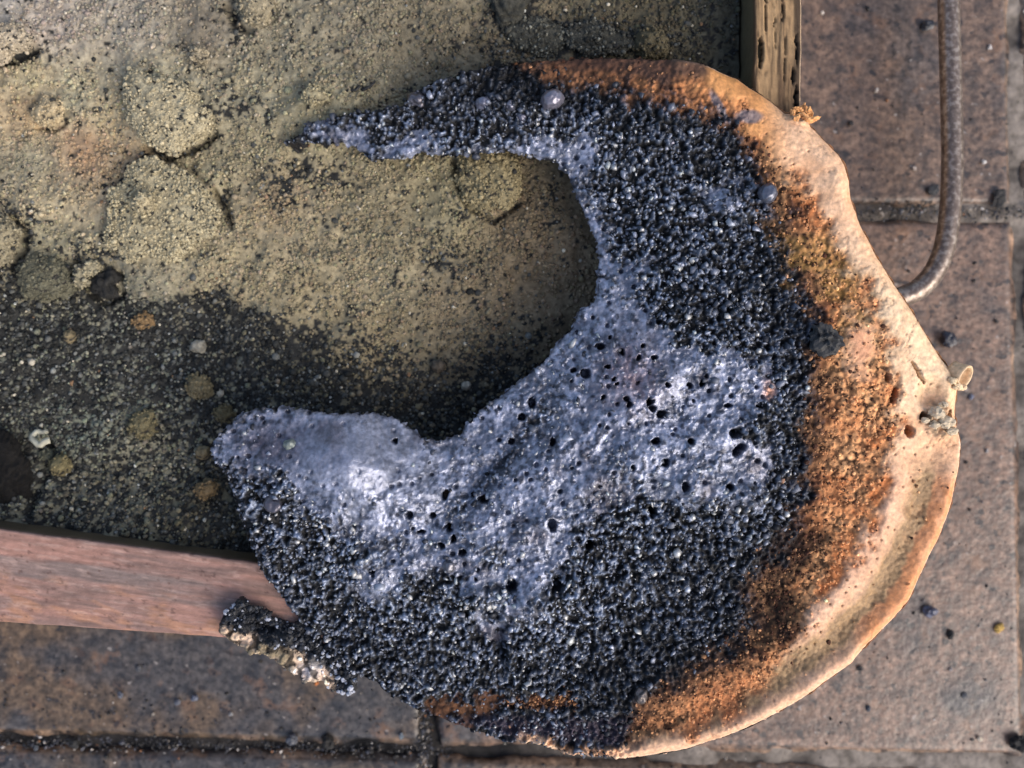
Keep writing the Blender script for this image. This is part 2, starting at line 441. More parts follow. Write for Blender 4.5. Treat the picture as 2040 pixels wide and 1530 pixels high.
board('side_board', (-335, -333), (-335, 1205), 155, .75, dict(out=(-1, 0), colour=col_side, relief=1), box, nu=120)
bx0, by0 = P(-480, -425, BT); bx1, by1 = P(1590, 1300, BT)
import itertools
bb = np.array(list(itertools.product((bx0 + .003, bx1 - .004), (by1 + .03, by0 - .004), (.0008, .011))), float)
mesh_from('base_board', bb, np.array([[0, 1, 3, 2], [4, 6, 7, 5], [0, 4, 5, 1], [2, 3, 7, 6], [0, 2, 6, 4], [1, 5, 7, 3]]), M_wood, False,
          {'col': np.tile(lin(110, 85, 65), (8, 1)), 'rough': np.full(8, .8)}, box)

# ------------------------------------------------------------------ slag outline (photo px)
OUT = [(565,285),(600,262),(610,242),(655,235),(700,223),(760,216),(800,208),(816,192),(830,178),(852,168),(900,152),(945,138),(1000,128),
 (1030,122),(1075,116),(1150,111),(1230,110),(1310,114),(1360,118),(1400,125),(1440,136),(1475,143),(1510,165),(1545,187),(1575,212),
 (1612,222),(1636,243),(1660,273),(1682,300),(1695,325),(1702,355),(1706,392),(1722,440),(1760,508),(1800,572),(1850,652),(1888,712),
 (1910,735),(1925,775),(1926,820),(1921,870),(1917,925),(1910,970),(1899,1020),(1880,1070),(1860,1110),(1840,1150),(1815,1200),
 (1780,1245),(1735,1287),(1700,1325),(1640,1365),(1590,1402),(1520,1442),(1440,1477),(1370,1498),(1290,1510),(1247,1515),(1190,1512),(1130,1506),
 (1080,1487),(1040,1483),(997,1479),(970,1466),(933,1459),(910,1449),(880,1436),(857,1426),(833,1416),(806,1402),(773,1383),(747,1363),
 (720,1349),(690,1336),(655,1312),(625,1285),(600,1248),(580,1215),(545,1170),(530,1150),(515,1125),(510,1110),(495,1080),(485,1050),(470,1010),
 (460,970),(445,940),(425,920),(418,897),(430,870),(450,850),(480,825),(510,812),(570,809),(620,818),(680,825),(740,820),(790,830),
 (815,850),(840,870),(880,876),(915,862),(938,835),(955,815),(1000,785),(1050,745),(1090,710),(1115,675),(1140,650),(1150,620),(1180,600),
 (1190,580),(1191,510),(1185,470),(1166,430),(1146,385),(1130,345),(1106,324),(1060,309),(1000,300),(940,305),(890,310),(830,300),
 (805,318),(770,316),(738,320),(722,300),(690,284),(640,290),(600,282)]
GLZ = [(415,895),(440,850),(500,805),(620,810),(790,825),(850,875),(930,845),(1050,740),(1120,665),(1160,600),(1230,610),(1290,640),(1330,690),
 (1400,712),(1470,690),(1510,720),(1535,760),(1545,790),(1510,815),(1480,850),(1520,900),(1530,930),(1500,1000),(1480,1020),(1440,1000),(1390,980),
 (1330,960),(1260,985),(1180,1050),(1120,1110),(1080,1170),(1110,1180),(1080,1245),(1020,1250),(950,1215),(905,1160),(850,1140),(800,1150),
 (780,1205),(720,1190),(690,1130),(720,1090),(690,1040),(620,1020),(580,970),(520,945),(470,930)]
GLZ_ISL = [[(1130,390),(1170,420),(1210,470),(1215,560),(1195,590),(1186,520),(1182,470),(1150,400)],
 [(690,262),(760,278),(860,288),(1000,284),(1090,270),(1190,285),(1200,330),(1150,370),(1110,330),(1050,310),(950,306),(860,305),(810,310),(740,315),(700,285),(610,275),(615,258)],
 [(1400,400),(1460,380),(1490,395),(1470,430),(1400,440)], [(1200,520),(1290,520),(1280,560),(1220,580)]]
# lines between black, rust and beige round the outer side
RUST_IN = [(1010,60),(1030,118),(1080,128),(1160,148),(1230,160),(1290,185),(1350,200),(1420,218),(1470,245),(1500,300),(1510,340),(1540,400),
 (1560,450),(1590,540),(1612,620),(1618,760),(1612,850),(1600,980),(1560,1080),(1520,1120),(1490,1180),(1520,1230),(1480,1290),(1400,1330),(1310,1370),
 (1285,1400),(1262,1440),(1262,1490),(1255,1560),(2200,1560),(2200,60)]
BEIGE_IN = [(1330,40),(1345,118),(1385,142),(1430,175),(1500,205),(1500,250),(1545,290),(1600,350),(1650,420),(1700,500),(1735,560),(1765,640),(1785,700),(1800,770),
 (1800,860),(1775,940),(1768,1010),(1720,1085),(1665,1165),(1630,1222),(1585,1288),(1535,1365),(1470,1425),(1380,1468),(1290,1486),(1230,1497),(1120,1492),(1060,1478),(1040,1560),(2200,1560),(2200,40)]

zb = tps([(565,285,.0385),(700,255,.041),(900,220,.046),(1100,200,.053),(1150,115,.050),(1300,200,.057),(1190,500,.050),(1100,320,.049),(1400,500,.059),
 (1600,600,.062),(1800,600,.063),(1900,800,.0605),(1700,350,.061),(1550,190,.058),(880,870,.049),(600,880,.058),(720,930,.0605),(450,900,.055),(1250,700,.061),(1450,800,.064),(1400,950,.064),
 (1050,850,.057),(940,990,.055),(800,1200,.058),(1000,1200,.060),(600,1200,.054),(800,1350,.052),(1000,1350,.055),(1200,1450,.053),(1250,1510,.052),
 (1500,1150,.057),(1720,1100,.060),(1600,1350,.058),(1880,1000,.060),(1300,1200,.057)])

HOLES = [(1195,690,9),(1166,745,10),(1142,737,6),(965,992,10),(942,985,5),(815,1025,8),(862,1026,8),(886,984,7),(1018,878,7),(1101,880,7),(1320,825,10),(1376,880,8),(1306,879,9),
 (1323,920,7),(1292,803,6),(1299,815,6),(1246,795,7),(1252,806,5),(1327,768,5),(1374,768,5),(1400,760,5),(1408,747,4),(1450,808,6),(1513,808,7),(1461,865,12),(1222,756,4),(1228,765,4),
 (1213,672,5),(1210,730,5),(1302,713,6),(1259,932,5),(1363,968,7),(1450,968,8),(893,1052,8),(880,1085,7),(922,1098,9),(948,1152,4),(744,1135,5),
 (1020,1165,12),(1108,1165,10),(1175,1085,9),(1100,1046,10),(840,1060,6),(787,877,5),(905,1072,5),(1200,790,4),(1060,800,8),(1040,830,9),
 (1475,890,9),(1466,900,8),(1380,800,4),(1270,715,5),(1311,640,6),(1280,690,5),(1300,1020,8),(1237,700,5)]

# ---- heightfield of the slag on a 2 px grid
ST = 2.0
gx = np.arange(404, 1944, ST); gy = np.arange(100, 1524, ST)
GX, GY = np.meshgrid(gx, gy, indexing='ij')
so_ = sdf(OUT, GX, GY)
GZL = sdf(GLZ, GX, GY)
for q in GLZ_ISL: GZL = np.minimum(GZL, sdf(q, GX, GY))
nA = fbm(GX, GY, 26, 1, 4); nB = fbm(GX, GY, 70, 2, 4); nC = fbm(GX, GY, 10, 4, 3); nD = fbm(GX, GY, 160, 8, 3)
dR = -sdf(RUST_IN, GX, GY); dB = -sdf(BEIGE_IN, GX, GY) + 12          # positive inside
m_rust = sstep(-34, 34, dR + 26 * nA + 24 * nB)
m_beige = sstep(-14, 18, dB + 14 * nA + 16 * nB) 
pinkp = sstep(1.5, .3, np.hypot((GX - 1712) / 36, (GY - 685) / 62) + .35 * nA + .3 * nB)
m_beige = np.maximum(m_beige, pinkp)
m_glz = sstep(16, -12, GZL + 18 * nA + 26 * nB + 12 * nC)
tr_d, _t = pdist([(905,1030),(945,985),(1000,930),(1050,860),(1085,815)], GX, GY)
m_glz *= 1 - .85 * np.exp(-(tr_d / 20) ** 2) * sstep(-.5, .2, nA + .4)
for q_ in ([(1215,900),(1265,965),(1300,1030)], [(1330,700),(1300,770)], [(850,1085),(925,1075),(980,1120)]):
    m_glz *= 1 - .7 * np.exp(-(pdist(q_, GX, GY)[0] / 13) ** 2) * sstep(-.3, .4, nA + .2)
m_glz *= 1 - .75 * sstep(.05, .5, fbm(GX, GY, 58, 5, 4)) * (1 - np.clip(1.6 * np.exp(-(((GX - 700) / 170) ** 2 + ((GY - 910) / 100) ** 2)), 0, 1)) * (.45 + .55 * sstep(1020, 1100, GY))
m_glz *= (1 - m_rust)
low_black = sdf([(880,1430),(960,1425),(1130,1425),(1250,1390),(1268,1490),(1100,1480),(1000,1472),(930,1450)], GX, GY)
m_rust_low = sstep(10, -8, sdf([(820,1398),(900,1395),(1000,1388),(1130,1388),(1140,1405),(1090,1420),(1000,1425),(920,1452),(850,1424)], GX, GY) + 18 * nA + 10 * nB + 14 * nC)
m_rust = np.maximum(m_rust, m_rust_low)
m_grey_edge = sstep(16, -6, sdf([(900,1440),(960,1450),(1040,1465),(1150,1470),(1230,1480),(1260,1440),(1130,1440),(1010,1428)], GX, GY) + 10 * nA)
# outer-lip distances on the lower right
inner = -so_
lip_line = [(1912,960),(1895,1025),(1858,1105),(1808,1200),(1738,1280),(1690,1330)]
dl, tl = pdist(lip_line, GX, GY)
lowr = sstep(880, 980, GY) * sstep(1120, 1320, GX)               # where the rim runs as groove plus lip
z = zb(GX, GY)
# rounded edges: wide on the rim, tight elsewhere
rim_w = sstep(1380, 1480, GX) * sstep(1480, 1300, GY) * sstep(900, 820, GY) + 0
rr = 9 + 52 * rim_w + 12 * lowr
t = np.clip(1 - inner / rr, 0, 1)
z -= rr * S(.06) * (1 - np.sqrt(np.clip(1 - t * t, 0, 1))) * 1.0
glz_in = sstep(0, 120, inner)
# large relief
z += nD * .0012 + nB * .0006 * (1 - m_beige)
def bump(cx, cy, rx, ry, h, ang=0, p=2):
    c, s = math.cos(math.radians(ang)), math.sin(math.radians(ang))
    u = ((GX - cx) * c + (GY - cy) * s) / rx; v = (-(GX - cx) * s + (GY - cy) * c) / ry
    return h * np.exp(-(np.abs(u) ** p + np.abs(v) ** p))
z += bump(720,925,150,85,.0062,12) + bump(1250,690,110,60,.0022,40) + bump(1100,920,280,60,.0024,-38) - bump(985,930,150,26,.0022,-42) + bump(1180,760,90,60,.0016) + bump(900,1090,60,40,.0018,20) + bump(820,1000,50,30,.0014) + bump(1290,900,70,40,.0018,-20)
z += bump(1505,835,34,26,.0030) + bump(1490,995,36,26,.0034) + bump(1375,975,40,22,.0022,20) + bump(1180,960,60,26,.002,-30) + bump(1310,770,50,30,.002,-35)
z += bump(1440,760,80,60,.002) + bump(1400,960,90,45,.0028,15) + bump(1420,860,70,40,.002) - bump(1350,850,60,30,.0016)
z += bump(740,1145,60,50,.0036) + bump(950,1190,40,32,.0042) + bump(1055,1205,46,36,.0046) + bump(1080,1035,30,28,.0028) + bump(955,1110,30,50,.0022)
z += bump(1018,1320,16,44,.002,-12) - bump(998,1290,10,48,.004,-6) + bump(1145,1165,18,24,.002,20) + bump(1450,410,34,20,.0022) + bump(630,1235,11,32,.0022,12)
z += bump(880,1250,22,18,.0014) + bump(550,990,24,24,.002) + bump(1240,1240,14,20,.0016) + bump(1290,1270,14,18,.0016) + bump(1100,200,34,30,.001)
z -= bump(1520,450,26,14,.002,30) + bump(1505,400,70,10,.0012,35)
# rim ridge and groove
ridge = [(1660,330),(1720,450),(1790,570),(1850,670),(1890,760)]
dr_, tr_ = pdist(ridge, GX, GY)
z += .0028 * np.exp(-(dr_ / 42) ** 2) * sstep(.0, .25, tr_ + .1)
dgr = inner - 62
z += lowr * (-.0015 * np.exp(-((inner - 62) / 26) ** 2) + .0010 * np.exp(-((inner - 22) / 16) ** 2) + .0016 * np.exp(-((inner - 125) / 34) ** 2))
# the brown trough between crust and rim
z -= .0022 * m_rust * (1 - m_beige) * (0.55 + .45 * nB)
# granular relief
w1, id1 = worley(GX, GY, 10.0, 1); w2, id2 = worley(GX, GY, 15, 4)
blk = (1 - m_glz) * (1 - m_rust)
gran_r = m_rust * (1 - m_beige)
nE = fbm(GX, GY, 9.5, 15, 2); nF = fbm(GX + 6 * nA, GY - 6 * nC, 13, 18, 2)
lump = (.5 - w1) * 1.5 + .55 * nE + .35 * nF
z += blk * (np.clip(lump, -.9, 1) * .0016 + (.5 - w2) * .0008 + nA * .0006 - .0004)
z += gran_r * ((.5 - w1) * .0009 * (.3 + id1) + (.5 - w2) * .0008 + nC * .00025)
w3, id3 = worley(GX + 3 * nC, GY, 11, 7)
smooth_sw = np.exp(-(((GX - 700) / 150) ** 2 + ((GY - 900) / 80) ** 2))
w5, id5 = worley(GX, GY + 3 * nA, 8, 16)
z += m_glz * (nA * .0006 + nC * .00019 + (.5 - w5) * .0003 * (id5 - .15) * (1 - np.clip(1.4 * smooth_sw, 0, 1)) * sstep(-.6, .1, nB) + np.clip(.42 - w3, 0, 1) * .0011 * (id3 > .45) * (1 - .75 * smooth_sw)) * (1 - .6 * smooth_sw)
pits_g, idp = worley(GX, GY, 24, 13)
z -= m_glz * sstep(.22, .08, pits_g + .08 * nC) * (idp > .78) * .0022 * (1 - smooth_sw)
crk = sstep(.055, .015, np.abs(fbm(GX + 9 * nA, GY + 9 * nC, 85, 12, 3))) * sstep(-.1, .4, fbm(GX, GY, 130, 3, 2))
z += m_beige * (nC * .00013 + nA * .00018 + fbm(GX, GY, 48, 22, 3) * .00022 - crk * .00025)
pb, idb = worley(GX, GY, 19, 10)
spots = sstep(.16, .07, pb) * (idb > .80) * (.35 + .65 * sstep(10, 90, inner))
z -= m_beige * spots * .0005
z += m_beige * lowr * np.exp(-((inner - 62) / 30) ** 2) * (.5 - w1) * .0006
for hx, hy, hr in HOLES:
    r_ = np.hypot((GX - hx) + 3.2 * nC, (GY - hy) * (1 + .3 * math.sin(hx * 1.7)) + 2.4 * nA)
    z -= sstep(hr * 1.05, hr * .72, r_) * .0075
    z += np.exp(-((r_ - hr * 1.5) / (hr * .4)) ** 2) * .0002
BIGH = [(1812,858,13,10,75),(1782,790,7,16,15),(1772,752,7,9,0),(1830,742,4,26,-32),(1842,830,10,8,0),(1893,828,7,14,25),(1585,207,7,14,-55)]
hole_b = np.zeros_like(z)
for hx, hy, ra, rb, an in BIGH:
    c, s = math.cos(math.radians(an)), math.sin(math.radians(an))
    u = ((GX - hx) * c + (GY - hy) * s + 2 * nC) / ra; v = (-(GX - hx) * s + (GY - hy) * c + 2 * nC) / rb
    hole_b = np.maximum(hole_b, sstep(1.04, .84, np.hypot(u, v)))
z -= hole_b * .013
# crumbly grey patch beside the stub, crumbly knot at the top right
knot = np.maximum(sstep(1.1, .6, np.hypot((GX - 1872) / 36, (GY - 835) / 46)), sstep(1.1, .6, np.hypot((GX - 1604) / 34, (GY - 228) / 17)))
z += knot * (.0012 + (.5 - w1) * .0016 + (.5 - w2) * .0012)
hollow = sstep(1.1, .2, np.hypot((GX - 1858) / 36, (GY - 782) / 40))
z -= hollow * .0032
# ---- colours of the surface materials, with some sheen and shade painted in
cb = np.empty(GX.shape + (3,)); cb[:] = (.010, .0105, .012)
cb *= (.6 + .9 * id1)[..., None]
shine = np.clip(.66 - .52 * np.clip(dR / 200 + .85, 0, 1) - .24 * sstep(300, 220, GY) * sstep(1200, 1050, GX) - .12 * sstep(1200, 1320, GY) + .25 * sstep(110, 0, GZL), .05, 1)
knob = sstep(.08, .6, lump)
cb = mix(cb, np.array([.28, .325, .43]) * (shine * .95 * (.3 + 1.0 * id2))[..., None], knob * .9)  # sheen on the knob tops painted into the base colour, gaps stay black
cg = mix(lin(90, 95, 110) + 0 * cb, lin(158, 163, 182), np.clip(.45 + nA * .5 * (1 - .5 * smooth_sw) + (id5 - .5) * .7 * (1 - .85 * smooth_sw), 0, 1))
cg = mix(cg, lin(70, 62, 66), sstep(.25, .8, fbm(GX, GY, 95, 16, 3)) * .6)
cg = mix(cg, lin(66, 60, 70), .8 * np.exp(-(((GX - 535) / 75) ** 2 + ((GY - 880) / 52) ** 2)))  # shaded upper left of the swelling, painted into the glaze colour
cg = mix(cg, lin(112, 84, 84), np.exp(-(((GX - 1255) / 60) ** 2 + ((GY - 745) / 70) ** 2)) * .5)
cg = mix(cg, lin(28, 28, 32), sstep(.15, .75, nC + .3 * nA) * .7 * (1 - smooth_sw))
cg = mix(cg, lin(150, 105, 80), np.exp(-(((GX - 1532) / 14) ** 2 + ((GY - 780) / 26) ** 2)) * .8)
cr = mix(lin(178, 112, 68) + 0 * cb, lin(222, 168, 118), np.clip(.45 + nA * .5 + nB * .5, 0, 1))
cr = mix(cr, lin(178, 120, 80), sstep(1250, 1400, GY) * .7 + 0 * GX)
cr = mix(cr, lin(176, 116, 72), sstep(330, 230, GY) * .7 + 0 * GX)
cr = mix(cr, lin(60, 36, 24), np.clip(sstep(.3, .8, nA + .3 * nC) * .7, 0, 1))
deep = sstep(.42, .62, w2) * sstep(-.35, .5, nB + .2)  # low spots of the relief: shade of small holes put into the colour
cr = mix(cr, lin(26, 16, 12), deep * .8)
cr = mix(cr, lin(40, 24, 18), sstep(75, -10, dR - 10 + 24 * nA) * sstep(280, 330, GY) * .85)
cr = mix(cr, lin(150, 116, 62), sstep(420, 500, GY) * sstep(760, 600, GY) * sstep(-.2, .3, nB) * .5)
char2 = sstep(1020, 1080, GY) * sstep(1330, 1260, GY) * sstep(40, 0, np.abs(dR - 45) - 20 + 20 * nB) * sstep(1480, 1560, GX)
cr = mix(cr, lin(16, 11, 10), np.clip(char2, 0, 1) * .85)
ct = mix(lin(214, 170, 134) + 0 * cb, lin(226, 192, 162), np.clip(.5 + nB * .6 + nA * .3, 0, 1))
ct = mix(ct, lin(200, 148, 96), sstep(1600, 1500, GX) * sstep(400, 300, GY))
ct = mix(ct, lin(234, 214, 184), sstep(430, 620, GY) * sstep(900, 720, GY) * .7)
ct = mix(ct, lin(224, 184, 160), lowr * .6)
groove = lowr * np.exp(-((inner - 66 + 8 * nA) / 30) ** 2)
ct = mix(ct, lin(142, 120, 90) * (.75 + .5 * id1[..., None]), np.clip(groove * 1.35, 0, .95))
lip = sstep(50, 40, inner + 6 * nA) * sstep(930, 970, GY) * sstep(1330, 1300, GY - .2 * GX + 330)
ct = mix(ct, lin(214, 150, 104), np.clip(lip * sstep(1690, 1730, GX), 0, 1) * (.85 + .25 * np.clip(nA, -1, 1)))
ct = mix(ct, lin(236, 216, 196), sstep(9, 3, inner) * .7)
ct = mix(ct, lin(206, 158, 128), pinkp)
ct = ct * np.array([.95, .865, .775]) * (1 + .05 * fbm(GX, GY, 14, 9, 3))[..., None]
ct = mix(ct, lin(160, 116, 84), crk * .35)
ct = mix(ct, lin(186, 128, 84), sstep(.35, .9, fbm(GX, GY, 60, 17, 4)) * .22)
ct = mix(ct, lin(108, 72, 44), np.clip(spots, 0, 1) * .75)
ct = mix(ct, lin(140, 120, 96), np.clip(knot, 0, 1) * (.5 + .5 * np.clip(nC, -1, 1)))
col = mix(cb, cg, m_glz)
col = mix(col, cr, m_rust)
col = mix(col, ct, m_beige)
col = mix(col, lin(58, 52, 62) * (.7 + .6 * id2[..., None]), m_grey_edge * (1 - m_rust_low * .4))
nz = fbm(GX, GY, 34, 19, 3)
topdark = sstep(30, 2, sdf([(1080,112),(1300,108),(1400,125),(1400,140),(1330,152),(1280,140),(1180,128)], GX, GY) + 10 * nA)
col = mix(col, lin(66, 50, 44), topdark * .9)
col = mix(col, lin(70, 46, 34), sstep(1330, 1120, GX) * sstep(190, 130, GY) * m_rust * .75)
greydaub = sstep(1.15, .6, np.minimum(np.hypot((GX - 1492) / 28, (GY - 232) / 15), np.hypot((GX - 1430 - .5 * (GY - 205)) / 11, (GY - 205) / 30)) + .2 * nA)
col = mix(col, lin(104, 100, 106), greydaub * .85)
col = np.clip(col, .004, .95)
rough = .66 - .20 * knob
rough = rough * (1 - m_glz) + m_glz * np.clip(.22 + .09 * nA, .13, .5)
rough = rough * (1 - m_rust) + .88 * m_rust
rough = rough * (1 - m_beige) + m_beige * .55
rough = rough * (1 - greydaub) + .4 * greydaub
metal = blk * knob * .6 + m_glz * np.clip(.40 + .3 * nC * (1 - smooth_sw) - .12 * smooth_sw, 0, .8)
# ---- cut along the outline
edge_n = (1 - m_beige) * (nC * 4.5 + (.5 - w1) * 5) + m_beige * (nC * 3.2 + nA * 2.0 + 4 * np.clip(fbm(GX, GY, 17, 11, 2) - .35, 0, 1))
sd_ = so_ + edge_n
ina = sd_ < 0
quad = ina[:-1, :-1] | ina[1:, :-1] | ina[1:, 1:] | ina[:-1, 1:]
use = np.zeros_like(ina); use[:-1, :-1] |= quad; use[1:, :-1] |= quad; use[1:, 1:] |= quad; use[:-1, 1:] |= quad
gsx, gsy = np.gradient(sd_, ST); gn = np.hypot(gsx, gsy) + 1e-6
mvm = use & ~ina
stepv = np.where(mvm, np.clip(sd_, 0, 3) / np.maximum(gn, .6), 0)
PX = GX - stepv * gsx / gn; PY = GY - stepv * gsy / gn
ZB = zb(GX, GY)
X, Y = P(PX, PY, ZB)                       # laid out on the slag's own smooth base level
VV = np.stack([X, Y, z], -1)
dom = np.stack([blk, m_glz, m_rust * (1 - m_beige), m_beige], -1)
dom[..., 1] *= 1.2
reg = dom.argmax(-1)
fr = reg[:-1, :-1]
I, J = np.nonzero(quad)
slag = empty('slag_crust'); tag(slag, 'large crescent of burnt black foamy slag with pale peach rim across the box corner', 'slag')
ny = GX.shape[1]
for r_, nm in enumerate(('charred_crust', 'grey_glaze', 'rust_band', 'pale_rim')):
    s_ = fr[I, J] == r_; i, j = I[s_], J[s_]
    q = np.stack([i * ny + j + 1, (i + 1) * ny + j + 1, (i + 1) * ny + j, i * ny + j], -1)
    uq, inv = np.unique(q, return_inverse=True)
    mesh_from(nm, VV.reshape(-1, 3)[uq], inv.reshape(-1, 4), M_slag, True,
              {'col': col.reshape(-1, 3)[uq], 'rough': rough.ravel()[uq], 'metal': metal.ravel()[uq]}, slag)

def samp(A, px, py):                       # nearest sample of a grid field
    i = np.clip(np.round((np.asarray(px) - gx[0]) / ST).astype(int), 0, len(gx) - 1)
    j = np.clip(np.round((np.asarray(py) - gy[0]) / ST).astype(int), 0, len(gy) - 1)
    return A[i, j]
# ---- underside: wall below the edge and a closed bottom
from mathutils.geometry import tessellate_polygon
op = np.array(OUT, float); res = []
for a, b in zip(op, np.roll(op, -1, 0)):
    k = max(1, int(np.hypot(*(b - a)) / 5)); res += [a + (b - a) * q / k for q in range(k)]
res = np.array(res)
tan = np.roll(res, -2, 0) - np.roll(res, 2, 0); tan /= np.linalg.norm(tan, axis=1)[:, None] + 1e-9
nin = np.stack([-tan[:, 1], tan[:, 0]], -1)          # clockwise in image space: inward
if np.median(sdf(OUT, *(res + nin * 3).T)) > 0: nin = -nin
rings = []
for k, (ins, dz) in enumerate(((3, -.0004), (5, -.002), (10, -.004), (22, -.0065))):
    q = res + nin * (ins + 2 * fbm(res[:, 0], res[:, 1], 15, k, 2)[:, None])
    hz = samp(z, *(res + nin * 6).T)
    lo = np.maximum(hz + dz, .0335 + .0 * hz)
    X_, Y_ = P(q[:, 0], q[:, 1], zb(q[:, 0], q[:, 1]))
    rings.append(np.stack([X_, Y_, lo], -1))
nr = len(res); uv_ = np.concatenate(rings); fu = []
for k in range(3):
    a = k * nr + np.arange(nr); b = k * nr + (np.arange(nr) + 1) % nr
    fu.append(np.stack([a, b, b + nr, a + nr], -1))
tess = np.array(tessellate_polygon([[Vector((p[0], p[1], 0)) for p in rings[3]]])) + 3 * nr
inr = sstep(1500, 1600, res[:, 0]) * sstep(1500, 1400, res[:, 1])
uc = lin(30, 28, 28) * (1 - inr[:, None]) + lin(176, 140, 108) * inr[:, None]
mesh_from('underside', uv_, [np.concatenate(fu), tess], M_slag, False, {'col': np.tile(uc, (4, 1)), 'rough': np.full(4 * nr, .7)}, slag)

# ---- loose granules fused to the crust
def scatter(n, x0, x1, y0, y1, seed):
    r = np.random.default_rng(seed); return r.uniform(x0, x1, n), r.uniform(y0, y1, n), r
sx, sy, r = scatter(62000, 410, 1930, 104, 1518, 21)
gzs = samp(m_glz, sx, sy)
ok = (samp(sd_, sx, sy) < 1.0) & (r.random(len(sx)) < samp(np.maximum(blk * (1 - sstep(-30, 20, dR)), .35 * m_rust_low + .8 * m_grey_edge), sx, sy) * .40 + .12 * gzs * (1 - np.clip(1.5 * samp(smooth_sw, sx, sy), 0, 1)) * samp(sstep(-.5, .4, nB + .5 * nA), sx, sy))
sx, sy, gzs = sx[ok], sy[ok], gzs[ok]; n = len(sx)
rad = S(.06) * np.clip(r.lognormal(math.log(2.8), .45, n), 1.2, 7.5)
zz = samp(z, sx, sy) + rad * np.where(gzs > .5, r.uniform(-.75, .35, n), r.uniform(-.75, .45, n))
xx, yy = P(sx, sy, zb(sx, sy))
base = .80 * samp(shine, sx, sy)  # granule colour carries the same painted sheen
clump = .5 + .5 * np.clip(samp(fbm(GX, GY, 22, 20, 3), sx, sy), -1, 1)
g = np.array([.30, .325, .40])[None] * (np.clip(base * (.45 + 1.1 * clump), .04, 1.2) * r.lognormal(0, .75, n))[:, None]
go = grains('crust_granules', np.stack([xx, yy, zz], -1), rad, np.clip(g, .006, .42), M_glint, r.uniform(.42, .65, n), np.full(n, .55), seed=31, parent=slag, smooth=True, jit=.5, stretch=.5)
tag(go, kind='stuff')
# rust coloured granules
sx, sy, r = scatter(60000, 1000, 1930, 104, 1518, 22)
mr = samp(m_rust * (1 - m_beige), sx, sy) + .05 * samp(m_beige * groove, sx, sy)
ok = (samp(sd_, sx, sy) < -2) & (r.random(len(sx)) < mr * .40 * (.12 + .88 * sstep(200, 290, sy)) * (1 + 1.2 * (sy > 1380) * (sx < 1200))) & (samp(hole_b, sx, sy) < .2)
sx, sy = sx[ok], sy[ok]; n = len(sx)
rad = S(.06) * np.clip(r.lognormal(math.log(2.3), .34, n), 1.2, 5)
zz = samp(z, sx, sy) + rad * r.uniform(-.2, 1.1, n)
xx, yy = P(sx, sy, zb(sx, sy))
c = samp(col, sx, sy) * .6 + .4 * lin(200, 146, 102)
dk = r.random(n) < .05 + .30 * samp(sstep(70, 0, dR), sx, sy) + .2 * samp(sstep(.1, .6, nB), sx, sy) + .5 * samp(np.clip(char2, 0, 1), sx, sy)
c[dk] = lin(62, 36, 24)
c = np.clip(c * r.lognormal(0, .3, n)[:, None], .004, .9)
go = grains('rust_granules', np.stack([xx, yy, zz], -1), rad, c, M_slag, np.full(n, .8), seed=32, parent=slag)
tag(go, kind='stuff')

# ---- beads blown out of the crust
M_bead = attr_mat('grey_bead', 600, .2, .25, 1600, spec=.8)
def bead(px, py, r_px, c, rgh, seed, lift=-.1, amp=.24):
    rm = r_px * S(.06); v, f = blob_mesh(rm, rm * (.8 + .35 * ((seed * 7) % 5) / 5), rm * .9, seed, 4, .06 if seed in (60, 61) else amp, .05)
    X_, Y_ = P(px, py, float(zb(px, py)))
    o = mesh_from('bead', v, f, M_bead, True, {'col': np.tile(lin(*c), (len(v), 1)), 'rough': np.full(len(v), rgh), 'metal': np.full(len(v), .5)}, slag)
    o.location = (float(X_), float(Y_), float(samp(z, px, py)) + rm * (.4 if seed in (60, 61) else lift)); o.rotation_euler[2] = seed; return o
for k, (px, py, r_, c) in enumerate([(1100,200,24,(112,110,122)),(1530,386,20,(92,96,110)),(830,196,18,(84,82,90)),(962,205,15,(104,106,122)),(1016,210,12,(96,98,112)),(1040,232,12,(86,86,100)),
        (1340,283,9,(92,92,106)),(550,1000,17,(84,82,92)),(897,1125,13,(100,100,108)),(582,884,13,(118,126,122)),(1275,1383,15,(92,84,82))]):
    bead(px, py, r_, c, .3 if k != 9 else .6, 60 + k)
# dark lump stuck on the rust band
v, f = blob_mesh(33 * S(.06), 28 * S(.06), 20 * S(.06), 5, 4, .34, .2)
o = mesh_from('charcoal_knob', v, f, M_bead, False, {'col': np.tile([.007, .008, .010], (len(v), 1)), 'rough': np.full(len(v), .75)}, slag)
X_, Y_ = P(1643, 672, .062); o.location = (float(X_), float(Y_), float(samp(z, 1643, 672)) + .0028)
